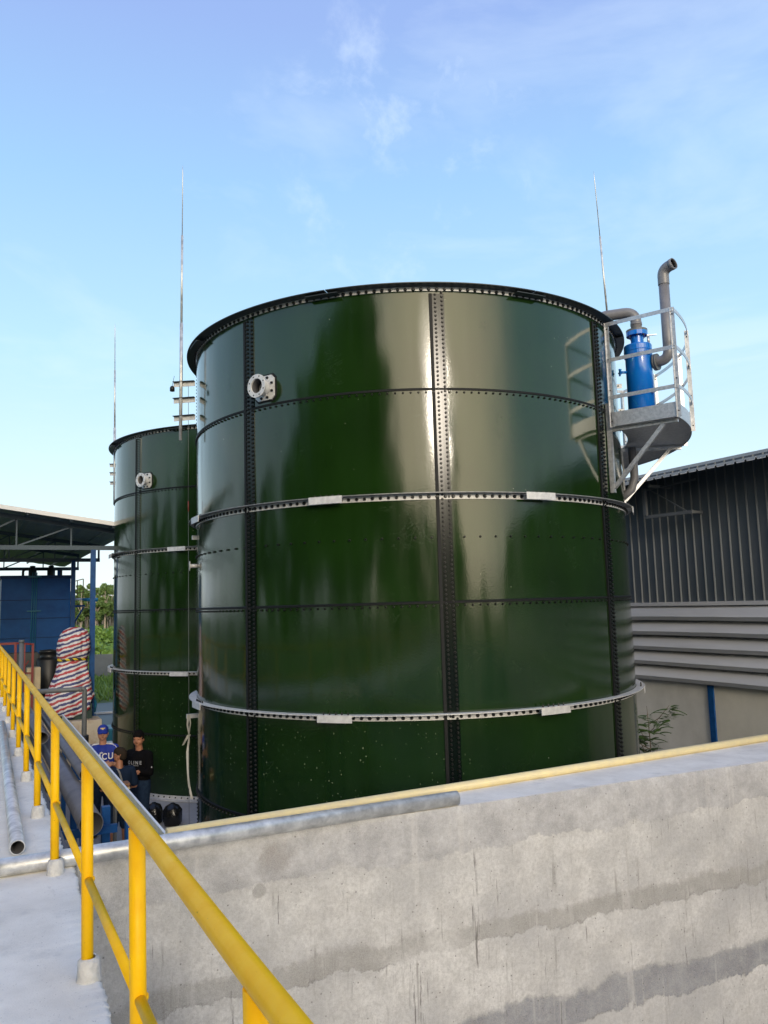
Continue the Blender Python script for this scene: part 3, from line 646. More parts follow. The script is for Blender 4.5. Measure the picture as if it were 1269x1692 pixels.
mb = MB(); mb.lathe([(.001, 0), (.15, 0), (.15, .03), (.001, .03)], n=24, smooth=False, c=(0, 0, 0)); mb.build('flange', M['pvcd'], vp)
st = thing('exhaust_stack', (vc.x, vc.y, 7.08), 'tall grey pipe with open elbow rising beside the blue vessel', 'pipe')
q0 = rt * .17 - fw * .05; q1 = rt * .36 - fw * .22; 
mb = MB(); q1h = Vector(q1); tp = q1h + Vector((0, 0, 1.32)); en = tp + rt * .10 - fw * .14 + Vector((0, 0, .03))
mb.tube([q0 + Vector((0, 0, .0))] + elbow(q0, q1, tp, .14) + [q1h + Vector((0, 0, .25)), q1h + Vector((0, 0, 1.12))], .073, 22)
mb.tube([q1h + Vector((0, 0, 1.10))] + [q1h + Vector((0, 0, 1.16))] + elbow(q1h + Vector((0, 0, 1.16)), tp, en, .10) + [tp + (en - tp) * .9], .080, 22, caps=False)
e_ = tp + (en - tp) * .9; dd = (en - tp).normalized(); mb.pipe(e_ - dd * .02, e_ + dd * .03, .084, .012, 22, 0, 1); mb.tube([e_ - dd * .03, e_ - dd * .028], .075, 20, mi=1); mb.build('pipe', [M['pvc'], M['inside']], st)
mb = MB(); d = (q1 - q0).normalized(); mb.tube([q0 + d * .04, q0 + d * .065], .12, 24); mb.tube([q0 + d * .07, q0 + d * .095], .12, 24); mb.build('flange', M['pvcd'], st)
# drain pipe bending under the platform beside the tank
mb = MB(); p0 = Vector((T1[0], T1[1], 0)) + pos((0, 0), 50, RT + .16, 5.95); p1 = Vector((T1[0], T1[1], 0)) + pos((0, 0), 50, RT + .16, 4.95)
mb.tube([p0, p0 + Vector((.02, 0, -.3)), p0 + Vector((.04, .02, -.45)), p0 + Vector((.0, .05, -.62)), p0 + Vector((-.12, .14, -.74))], .06, 16)
tag(mb.build('drain_pipe', M['pvc']), 'grey pipe running down the tank side below the platform', 'pipe')
# ------------------------------------------------------------------ yellow railing
yr = thing('handrail', (.467, 0, 2.236), 'glossy yellow pipe handrail along the walkway edge in front', 'railing')
mb = MB(); mb.tube([(-.017 * min(1, max(0, 12 - y) / 6) - .003 * max(0, 2.5 - y), y, .897 + .004 * nz(y, 1)) for y in np.linspace(.35, 18.6, 90)], .0240, 24); mb.build('top_rail', M['yellow'], yr)
vs_ = [.35, 1.39, 2.54, 3.72] + [3.77 + 1.482 * n for n in range(1, 11)]
for a, b in zip(vs_[:-1], vs_[1:]):
    mb = MB(); mb.tube([(-.008, a + .02, .402), (-.008, b - .02, .402)], .0165, 14); mb.build('mid_rail', M['yellow'], yr)
for i, y in enumerate(vs_):
    ox = -.017 * min(1, max(0, 12 - y) / 6) - .003 * max(0, 2.5 - y)
    mb = MB(); mb.tube([(ox * .3, y, .0), (ox, y, .882)], .0245, 20)
    for zz_, rr_ in ((.402, .0265), (.874, .0265)): mb.tube([(ox * zz_ + .001 * math.sin(k_), y + .001 * math.cos(k_ * 2), zz_ + .006 * (k_ - 1)) for k_ in range(3)], [.0250, rr_, .0250], 16)
    pst = mb.build('post', M['yellow'], yr)
    mb = MB(); n = 18; prof = [(.052, -.006), (.048, .01), (.046, .045), (.044, .078), (.027, .088)]
    v = [(r_ * (1 + .10 * nz(j * .7, z_ * 30, i)) * math.cos(2 * math.pi * j / n), y + r_ * (1 + .10 * nz(j * .7, z_ * 30, i)) * math.sin(2 * math.pi * j / n), z_) for r_, z_ in prof for j in range(n)]
    mb.add(v, [(a_ * n + j, a_ * n + (j + 1) % n, (a_ + 1) * n + (j + 1) % n, (a_ + 1) * n + j) for a_ in range(4) for j in range(n)], 0, True)
    mb.build('mortar_collar', M['mortar'], pst)
# ------------------------------------------------------------------ loose pipes
def pipething(name, p, q, r, m, label, group=None, wall=.006):
    mb = MB(); p = Vector(p); q = Vector(q); c = (p + q) / 2; mb.pipe(p - c, q - c, r, wall); o = mb.build(name, [m, M['inside']], loc=c); return tag(o, label, 'pipe', group)
pipething('steel_pipe', (-1.4, 5.40, 2.236 + .052), (3.285, 5.30, 2.233 + .052), .052, M['galvp'], 'long galvanised pipe lying along the top of the concrete wall')
pipething('steel_pipe', (.285, 5.78, 2.236 + .046), (.375, 12.2, 2.236 + .046), .046, M['galvp'], 'galvanised pipe lying on the walkway left of the yellow handrail')
# cream edge angle
ea = thing('edge_angle', (0, 0, 2.2), 'cream painted steel edge angle framing the opening behind the wall', 'edge beam')
mb = MB()
mb.add([(1.175, 5.655, .036), (10.0, 5.802, .036), (10.0, 5.862, .036), (1.175, 5.715, .036)], [(0, 1, 2, 3)])
mb.add([(1.175, 5.715, .04), (10.0, 5.862, .04), (10.0, 5.866, -.07), (1.175, 5.719, -.07)], [(0, 1, 2, 3)])
mb.tube([(1.19, 5.625, .066), (10.0, 5.765, .066)], .036, 14); mb.build('cross_beam', M['cream'], ea)
mb = MB(); mb.bar((1.20, 5.70, -.012), (1.215, 13.0, -.012), .012, .11); mb.bar((1.20, 5.70, .046), (1.215, 13.0, .046), .018, .006, mi=1); mb.build('side_beam', [M['creamlift'], M['roofw']], ea)
for y in (7.3, 10.0, 12.8):
    mb = MB(); mb.box(1.20, 1.26, y, y + .06, -2.19, -.068); mb.build('leg', M['bluesteel'], ea)
# blue pipe rack and the pipes it carries
rk = thing('pipe_rack', (0, 0, 0), 'blue steel rack carrying grey pipes beside the walkway', 'rack')
for y in (7.75, 10.3, 12.9):
    for x in (.68, 1.10):
        mb = MB(); mb.box(x - .035, x + .035, y - .035, y + .035, 0, 1.83 if x < 1 else 2.02); mb.build('post', M['bluesteel'], rk)
    mb = MB(); mb.box(.60, 1.19, y - .08, y - .037, 1.80, 1.87); mb.build('crossbar', M['bluesteel'], rk)
    mb = MB(); mb.box(.60, 1.19, y - .07, y - .037, 1.0, 1.05); mb.build('crossbar', M['bluesteel'], rk)
mb = MB(); mb.bar((1.10, 7.8, .3), (1.10, 10.25, 1.75), .04, .04); mb.bar((.68, 7.8, 1.2), (.68, 10.25, 1.22), .04, .04); mb.build('brace', M['bluesteel'], rk)
gp_ = 'grey pipes on the blue rack'
pipething('plastic_pipe', (.93, 7.38, 1.972), (.93, 14.4, 1.972), .10, M['pvcr'], 'widest grey pipe on the blue rack, open end towards the wall', gp_)
pipething('plastic_pipe', (1.03, 8.74, 2.13), (1.03, 14.6, 2.13), .052, M['pvcr'], 'thinner grey pipe lying above the widest one on the rack', gp_)
pipething('plastic_pipe', (.76, 9.3, 1.93), (.76, 14.9, 1.93), .058, M['pvcr'], 'grey pipe on the rack just behind the handrail, its end set back', gp_)
pipething('plastic_pipe', (.64, 6.2, 1.93), (.64, 14.2, 1.93), .058, M['pvcr'], 'long grey pipe on the rack nearest the walkway edge', gp_)
pipething('plastic_pipe', (.80, 11.1, 2.20), (.80, 16.5, 2.20), .075, M['pvcr'], 'far grey pipe with dark open end behind the handrail posts', gp_)
# gooseneck pvc pipe
gnk = thing('bent_pipe', (1.755, 15.0, 0), 'grey pipe that runs level then turns straight down beside the capped man', 'pipe')
mb = MB(); a = Vector((-.95, 0, 2.43)); b = Vector((0, 0, 2.42)); c = Vector((0, 0, 1.66)); mb.tube([a] + elbow(a, b, c, .05) + [c, Vector((0, 0, .01))], .042, 14); mb.tube([(-.95, 0, 2.43), (-.95, 0, .01)], .042, 12); mb.tube([(-.09, 0, 2.42), (-.05, 0, 2.42)], .05, 14); mb.build('pipe', M['pvcd'], gnk)
mb = MB(); mb.tube([(0, 0, 1.30), (0, 0, 1.55)], .062, 12); mb.tube([(0, 0, 1.50), (0, 0, 1.63)], .078, 12); mb.build('union', M['black'], gnk)
mb = MB(); mb.tube([(.83, 17, .01), (.83, 17, 3.22)], .045, 14); mb.tube([(.83, 17, 3.2), (.83, 17, 3.255)], .052, 14)
tag(mb.build('standpipe', M['pvcd']), 'short grey capped standpipe beside the red rails', 'pipe')
# ------------------------------------------------------------------ warehouse at the right
wh = thing('warehouse', (12, 10, 0), 'dark ribbed metal warehouse with grey louvers at the right', 'building')
Y0, Y1 = -12 - 10, 30 - 10
mb = MB(); mb.box(.0, .12, Y0, .383, 0, 2.12, 1); mb.box(.0, .12, .507, Y1, 0, 2.12, 0); mb.box(.03, .12, .383, .507, 0, 2.12, 0); mb.build('lower_wall', [M['plaster'], M['plasterw']], wh)
for y in (-5.4, .385, 6.3, 12):
    mb = MB(); mb.box(-.03, .028 if y == .385 else -.002, y, y + .12, 0, 2.10); mb.build('column', M['bluesteel'], wh)
mb = MB()
for k in range(5):
    zt_ = 3.55 - k * .288
    prof = [(.05, zt_), (-.01, zt_ - .01), (-.15, zt_ - .205), (-.105, zt_ - .278), (-.095, zt_ - .272), (-.135, zt_ - .21), (.04, zt_ - .03)]
    ysn = np.linspace(Y0, Y1, 90); v = []
    for y in ysn: v += [(px + .012 * nz(y * .5, k * 3), y, pz + .010 * nz(y * .35, k * 5.3) + .004 * nz(y * 2, k)) for px, pz in prof]
    n = len(prof); mb.add(v, [(i * n + j, i * n + (j + 1) % n, (i + 1) * n + (j + 1) % n, (i + 1) * n + j) for i in range(89) for j in range(n)], 0, False)
mb.build('louvers', M['louver'], wh)
mb = MB(); mb.box(.02, .10, Y0, Y1, 2.12, 3.55); mb.build('louver_backing', M['black'], wh)
mb = MB(); v = []; pr = []
y = Y0
while y < Y1 - .2:
    pr += [(0, y), (0, y + .165), (-.024, y + .174), (-.024, y + .188), (0, y + .20)]; y += .20
P = [[(x_, y_, 3.62) for x_, y_ in pr], [(x_, y_, 6.15) for x_, y_ in pr]]; mb.grid(P, 0, False)
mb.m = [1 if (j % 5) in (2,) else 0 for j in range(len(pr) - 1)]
mb.build('ribbed_wall', [M['ribwall'], M['ribpale']], wh)
mb = MB(); mb.box(-.06, .04, Y0, Y1, 3.55, 3.62); mb.build('flashing', M['louver'], wh)
mb = MB(); pr = []; y = Y0
while y < Y1 - .2: pr += [(y, 0), (y + .15, 0), (y + .165, .035), (y + .185, .035), (y + .2, 0)]; y += .2
P = [[(-.72, y_, 5.93 + z_) for y_, z_ in pr], [(9, y_, 8.0 + z_) for y_, z_ in pr]]; mb.grid(P, 0, False)
P = [[(-.72, y_, 5.915 + z_) for y_, z_ in pr], [(9, y_, 7.985 + z_) for y_, z_ in pr]]; mb.grid(P, 2, False)  # lower sheet darkened to paint the shade under the eave
P = [[(-.725, y_, 5.915 + z_) for y_, z_ in pr], [(-.725, y_, 5.930 + z_) for y_, z_ in pr]]; mb.grid(P, 1, False)
mb.build('roof', [M['ribwall'], M['galvw'], M['darksteel_shade']], wh, fix=False)
mb = MB(); mb.bar((-.02, 1.05, 5.84), (-.60, 1.05, 5.84), .05, .05)
for y in (1.45,):
    mb.bar((-.3, y, 5.85), (-.3, y, 5.28), .07, .05); 
mb.bar((-.3, 1.45, 5.29), (-.3, .30, 5.27), .05, .06); mb.bar((-.3, 1.30, 5.80), (-.3, .45, 5.30), .012, .02); mb.bar((-.3, 1.45, 5.82), (-.3, .2, 5.86), .03, .03); mb.bar((-.3, .35, 5.27), (-.02, .35, 5.27), .05, .05); mb.build('eave_frame', M['panel'], wh)
# ------------------------------------------------------------------ left: raised deck, shed, blue tank
mb = MB(); mb.box(.60, 2.57, 18.8, 31, 0, 1.40); tag(bevel(mb.build('plinth', M['stained']), .02), kind='structure')
sh = thing('open_shed', (2.44, 19.6, 0), 'open steel shed with white edged metal roof at the far left', 'shed')
dx, dy = 2.44, 19.6
slope = -.141
zr = lambda u: 5.72 + (u - 2.8) * slope
mb = MB()
us = np.linspace(-9, 3.35, 62); prr = []
for i, u in enumerate(us): prr.append((u, zr(u) + (.02 if i % 2 else 0)))
P = [[(u - dx, 19.0 - dy, z) for u, z in prr], [(u - dx, 36 - dy, z) for u, z in prr]]; mb.grid(P, 0, False); mb.build('roof_sheet', M['roofu'], sh, fix=False)
mb = MB(); P = [[(u - dx, 18.97 - dy, zr(u) - .02) for u in us], [(u - dx, 18.97 - dy, zr(u) + .075) for u in us], [(u - dx, 19.2 - dy, zr(u) + .075) for u in us]]; mb.grid(P, 0, False); mb.build('verge_trim', M['roofw'], sh, fix=False)
for k in range(3):
    y = 19.6 + 4.2 * k - dy; zb = 5.235 - .03 * k; mb = MB(); ue = (3.30, 3.14, 3.04)[k]
    mb.bar((-9 - dx, y, zb), (ue - dx, y, zb), .06, .10); mb.bar((-9 - dx, y, zr(-9) - .08), (ue - dx, y, zr(ue) - .08), .05, .10)
    mb.bar((ue - dx - .03, y, zb), (ue - dx - .03, y, zr(ue) - .1), .05, .05)
    for j, u in enumerate(np.arange(-8.4, 3, 1.15)):
        mb.bar((u - dx, y, zb), (u - dx, y, zr(u) - .08), .035, .035)
        if u + 1.15 < 3.1: mb.bar((u - dx, y, zb + .03), (u + 1.15 - dx, y, zr(u + 1.15) - .12), .035, .035)
    mb.build('truss', M['navysteel'], sh)
for u in np.arange(-8, 3.3, .9):
    mb = MB(); mb.bar((u - dx, 19.05 - dy, zr(u) - .02), (u - dx, 36 - dy, zr(u) - .02), .05, .07); mb.build('purlin', M['navysteel'], sh)
for k in range(3):
    mb = MB(); mb.box(-.055, .055, 4.2 * k - .055, 4.2 * k + .055, 1.41, 5.19); mb.box(-.11, .11, 4.2 * k - .11, 4.2 * k + .11, 1.401, 1.415); mb.build('post', M['bluesteel'], sh)
# blue tank
bt = thing('blue_tank', (1.56, 25.6, 1.402), 'tall blue cylindrical tank under the shed roof', 'tank')
mb = MB(); mb.box(-.905, .905, -.93, .95, 1.22, 3.40)
o_ = bevel(mb.build('shell', M['blue'], bt), .03, 3)
for z in (1.66, 2.20, 2.72):
    mb = MB(); mb.box(-.93, .93, -.955, .97, z, z + .018); mb.build('stiffener', M['blued'], bt)
mb = MB(); mb.box(-.94, .94, -.965, .98, 3.33, 3.42); mb.build('top_frame', M['blued'], bt)
mb = MB()
for k in range(3): mb.tube([(-.13 + .055 * k, -.985, 1.25), (-.13 + .055 * k + .02, -.985, 3.5)], .012, 8)
mb.box(-.24, .12, -1.01, -.932, 2.40, 2.43); mb.box(-.24, .12, -1.01, -.967, 3.36, 3.40); mb.build('conduit', M['teal'], bt)
mb = MB(); mb.tube([(-.33, -.3, 3.42)] + elbow((-.33, -.3, 3.42), (-.33, -.3, 3.62), (.95, -.3, 3.62), .08) + [(.95, -.3, 3.62)], .035, 8); mb.tube([(.7, -.3, 3.62), (.7, -.3, 3.42)], .03, 8); mb.build('manifold', M['darksteel_shade'], bt)
for x in (-.08, .42):
    mb = MB(); mb.lathe([(.11, 3.40), (.11, 3.58), (.075, 3.60), (.075, 3.72), (.001, 3.73)], c=(x, -.35, 0), n=16); mb.build('agitator_motor', M['darksteel_shade'], bt)
mb = MB(); mb.box(-.92, .92, -.94, .95, 0, 1.215); mb.build('base', M['black'], bt)
# side ladder platform
lp = thing('ladder_cage', (2.9, 27.6, 0), 'slim ladder cage and small blue platform right of the blue tank', 'ladder')
mb = MB(); mb.bar((-.30, 0, 3.93), (.30, 0, 3.95), .10, .06); mb.bar((.26, 0, 3.9), (-.15, 0, 3.2), .05, .05); mb.build('platform', M['bluesteel'], lp)
mb = MB()
for x, h in ((-.1, 4.72), (.06, 4.76), (.24, 4.82)): mb.tube([(x, 0, 3.95), (x, 0, h)], .016, 6)
mb.tube([(-.2, 0, 4.70), (.24, 0, 4.82)], .016, 6); mb.tube([(-.2, 0, 4.35), (.24, 0, 4.38)], .012, 6); mb.build('railing', mat('ochre_rail', (.30, .20, .06), .6), lp)
mb = MB(); mb.tube([(-.2, 0, 3.95), (-.2, 0, .01)], .03, 6); mb.tube([(-.35, 0, 3.95), (-.35, 0, .01)], .03, 6); mb.build('leg', M['bluesteel'], lp)
mb = MB(); mb.lathe([(.001, 0), (.05, .01), (.06, .16), (.001, .2)], n=12); fl = mb.build('water_pipe', M['skyblue'], rot=(0, R(91), 0), loc=(3.0, 27.0, 4.13)); bpy.data.objects.remove(fl)
r = thing('water_pipe', (2.75, 26.9, 4.16), 'white pipe with a blue sleeve between the two shed posts', 'pipe')
mb = MB(); mb.tube([(0, 0, 0), (.28, 0, -.01)], .035, 10); mb.tube([(-.02, 0, 0), (.03, 0, 0)], .06, 10); mb.build('pipe', M['roofw'], r)
mb = MB(); mb.tube([(.28, 0, -.01), (.52, 0, -.03), (.75, 0, -.035)], [.035, .06, .06], 10); mb.build('sleeve', M['skyblue'], r)
# clutter on the plinth
mb = MB(); mb.box(1.10, 1.385, 19.95, 20.3, 1.402, 2.53)
tag(bevel(mb.build('storage_box', M['ivory']), .01), 'tall cream box standing behind the red rails', 'box')
mb = MB(); mb.lathe([(.001, 0), (.30, 0), (.31, .02), (.31, 1.18), (.27, 1.22), (.22, 1.24), (.22, 1.36), (.24, 1.365), (.24, 1.42), (.001, 1.44)], n=30)
tag(mb.build('water_drum', M['black'], loc=(1.72, 22.0, 1.402)), 'black plastic drum with round lid in front of the blue tank', 'drum')
mb = MB(); mb.box(.62, 1.5, 22.6, 23.2, 1.402, 2.75); mb.box(.62, 1.3, 21.2, 21.5, 1.402, 2.5)
tag(mb.build('machine_cabinet', M['darksteel_shade']), 'dark steel cabinet behind the red rails under the blue tank', 'cabinet')
rr = thing('red_railing', (.62, 20.0, 1.402), 'dull red steel railing beside the cream box', 'railing')
mb = MB(); mb.bar((-.6, -.3, 1.70), (.24, -.3, 1.70), .04, .05); mb.bar((.24, -.3, 1.70), (.60, -.2, 1.66), .04, .04); mb.build('top_rail', M['red'], rr)
for x, y in ((.22, -.3), (.40, -.25), (.58, -.2)):
    mb = MB(); mb.box(x - .025, x + .025, y - .025, y + .025, 0, 1.68); mb.build('post', M['red'], rr)
mb = MB(); mb.bar((.22, -.3, 1.05), (.58, -.2, 1.02), .03, .03); mb.bar((.22, -.3, .9), (.5, -.22, 1.3), .02, .02); mb.build('mid_rail', M['red'], rr)
# wrapped machine
wm = thing('wrapped_machine', (1.97, 19.35, 1.402), 'machine wrapped in red, white and blue striped tarp tied at the waist', 'machine')
def tarp():
    mb = MB(); P = []; n = 72
    prof = [(.34, .12), (.44, .10), (.47, .25), (.46, .45), (.42, .65), (.38, .85), (.33, 1.0), (.30, 1.12), (.285, 1.24), (.255, 1.30), (.30, 1.38), (.325, 1.5), (.33, 1.68), (.30, 1.84), (.24, 1.95), (.12, 2.01), (.005, 2.02)]
    pz = []
    for i in range(len(prof) - 1):
        for k in range(4): t = k / 4; pz.append((prof[i][0] * (1 - t) + prof[i + 1][0] * t, prof[i][1] * (1 - t) + prof[i + 1][1] * t))
    pz.append(prof[-1])
    for r_, z in pz:
        row = []
        for j in range(n + 1):
            a = 2 * math.pi * (j % n) / n; fold = .035 * math.sin(a * 7 + 2 * nz(z * 2, 1)) * (1 if z < 1.25 else .3) + .05 * noise.noise(Vector((math.cos(a) * 1.6, math.sin(a) * 1.6, z * 1.8))) - .10 * abs(noise.noise(Vector((math.cos(a) * 3.2, math.sin(a) * 3.2, z * 2.6 + 4)))) - .05 * abs(noise.noise(Vector((math.cos(a) * 8, math.sin(a) * 8, z * 5)))) + .05
            q = r_ * (1 + fold * 2.2) if r_ > .05 else r_
            sq = 1 / max(abs(math.cos(a)), abs(math.sin(a))) ** .35
            x = q * sq * math.cos(a) + .02 + (z - 1) * .05; y = q * sq * math.sin(a) * .8
            zz = z + (.09 * math.sin(a * 2 + 1) + .25 * max(0, math.cos(a - 0)) ) * max(0, 1 - z / .6)
            row.append((x, y, zz))
        P.append(row)
    mb.grid(P); return mb
tarp().build('tarp', M['tarp'], wm)
mb = MB(); mb.tube([(.03 + .30 * math.cos(a), .26 * math.sin(a), 1.305 + .01 * math.sin(3 * a)) for a in np.linspace(0, 2 * math.pi, 33)[:-1]], .028, 8, closed=True); mb.build('tape', M['tape'], wm)
mb = MB(); mb.box(-.35, .42, -.28, .28, 0, .32); mb.build('machine_base', M['dgreen'], wm)
bg_ = MB(); 
bg_.lathe([(.001, 0), (.16, .02), (.19, .2), (.13, .36), (.15, .42), (.06, .5), (.001, .5)], n=20)
tag(bg_.build('plastic_sack', M['skyblue'], loc=(2.62, 19.9, .91 + .12)), 'light blue plastic sack tied beside the shed post', 'sack')
bpy.data.objects['plastic_sack'].location = (2.43, 20.0, 1.402); bpy.data.objects['plastic_sack'].scale = (1, .8, 1.1)
# stacked sheets and pipes beyond the capped man
mb = MB()
for k in range(3): mb.box(2.72, 4.6, 20.6 + .1 * k, 21.6, .01 + .17 * k, .15 + .17 * k)
tag(bevel(mb.build('board_stack', M['roofw']), .02), 'stack of white boards lying behind the capped man', 'boards')
mb = MB(); mb.box(2.7, 4.4, 23.3, 24.2, .01, .55); tag(bevel(mb.build('teal_tub', M['teal']), .04), 'teal plastic tub standing beyond the white boards', 'tub')
mb = MB(); mb.bar((6.15, 48.2, .66), (8.6, 46.9, .66), .06, 1.32)
tag(mb.build('sheet_fence', M['panel']), 'grey metal sheet panel standing in the grass', 'panel')
# wrapped pumps on the slab
for i, (x, y, s) in enumerate(((2.93, 14.9, .92), (3.19, 14.6, .96))):
    mb = MB(); n = 28; P = []
    for r_, z in ((.001, .005), (.14, .01), (.165, .08), (.17, .22), (.16, .36), (.12, .46), (.06, .50), (.03, .53), (.001, .53)):
        P.append([(r_ * s * (1 + .16 * noise.noise(Vector((math.cos(a) * 2.5, math.sin(a) * 2.5, z * 6 + i * 9)))) * math.cos(a), r_ * s * (1 + .16 * noise.noise(Vector((math.cos(a) * 2.5, math.sin(a) * 2.5, z * 6 + i * 9)))) * math.sin(a), z * s) for a in np.linspace(0, 2 * math.pi, n + 1)])
    P = [[(x_, y_, z_ * .74) for x_, y_, z_ in r_] for r_ in P]
    mb.grid(P)
    o = mb.build('wrapped_pump', M['bag'], loc=(x, y, .006), rot=(0, 0, i * 1.3))
    tag(o, ('black plastic wrapped bundle on the slab nearer the black shirted man', 'black plastic wrapped bundle on the slab nearer the big tank')[i], 'bundle', 'wrapped bundles on the slab')
# crate stand
ch_ = .31
cs = thing('crate_stand', (1.955, 12.32, 0), 'slatted reddish wooden crate on a stand between the men', 'crate')
mb = MB()
for k in range(3): mb.box(-.11, .11, -.10, .10, .84 + k * .055 + ch_, .87 + k * .055 + ch_, k % 2)
mb.box(-.10, -.07, -.085, .085, .80 + ch_, .97 + ch_); mb.box(.07, .10, -.085, .085, .80 + ch_, .97 + ch_); mb.build('crate', [M['cardboard'], M['ivory']], cs)
for x in (-.08, .08):
    for y in (-.07, .07):
        mb = MB(); mb.box(x - .015, x + .015, y - .015, y + .015, 0, .80 + ch_); mb.build('leg', M['pvcd'], cs)
# ------------------------------------------------------------------ people
def capsules(segs, voxel, name, m, parent=None, smooth=4):
    """one continuous surface around tapered limbs"""
    mb = MB()
    for (p, q, r0, r1) in segs:
        p = Vector(p); q = Vector(q); L_ = (q - p).length; k = max(2, int(L_ / .03)); pts = [p + (q - p) * i / k for i in range(k + 1)]; rr = [r0 + (r1 - r0) * i / k for i in range(k + 1)]
        d = (q - p).normalized() if L_ > 1e-5 else Vector((0, 0, 1))
        pre = [p - d * r0 * f for f in (.95, .7, .35)]; prr_ = [r0 * math.sqrt(max(0, 1 - f * f)) for f in (.95, .7, .35)]
        po = [q + d * r1 * f for f in (.35, .7, .95)]; por = [r1 * math.sqrt(max(0, 1 - f * f)) for f in (.35, .7, .95)]
        mb.tube(pre + pts + po, prr_ + rr + por, 14)
    o = mb.build(name, m, parent)
    a = o.modifiers.new('r', 'REMESH'); a.mode = 'VOXEL'; a.voxel_size = voxel; a.use_smooth_shade = True
    b = o.modifiers.new('s', 'SMOOTH'); b.iterations = smooth; b.factor = .5
    return o
def ell(cx, cy, z, rx, ry):  # flattened section as two side capsule centres
    return cx, cy, z, rx, ry
def hand(segs, w, d, up, s=1):
    """palm and five fingers; w wrist, d direction, up back-of-hand normal"""
    w = Vector(w); d = Vector(d).normalized(); up = Vector(up).normalized(); sd_ = d.cross(up).normalized(); up = sd_.cross(d)
    for k in (-1, 0, 1): segs.append((w, w + d * .085 + sd_ * k * .024, .022, .017))
    for k, ln in zip((-1.5, -.5, .5, 1.5), (.062, .075, .070, .052)):
        a = w + d * .085 + sd_ * k * .020; b = a + d * ln * .5 - up * .010; c = b + (d * .5 - up * .8).normalized() * ln * .5; segs += [(a, b, .0095, .0085), (b, c, .0085, .0075)]
    a = w + d * .03 - sd_ * .03; b = a + (d * .6 - sd_ * .6 - up * .2).normalized() * .04; segs += [(a, b, .012, .010), (b, b + (d - up * .4).normalized() * .03, .010, .008)]
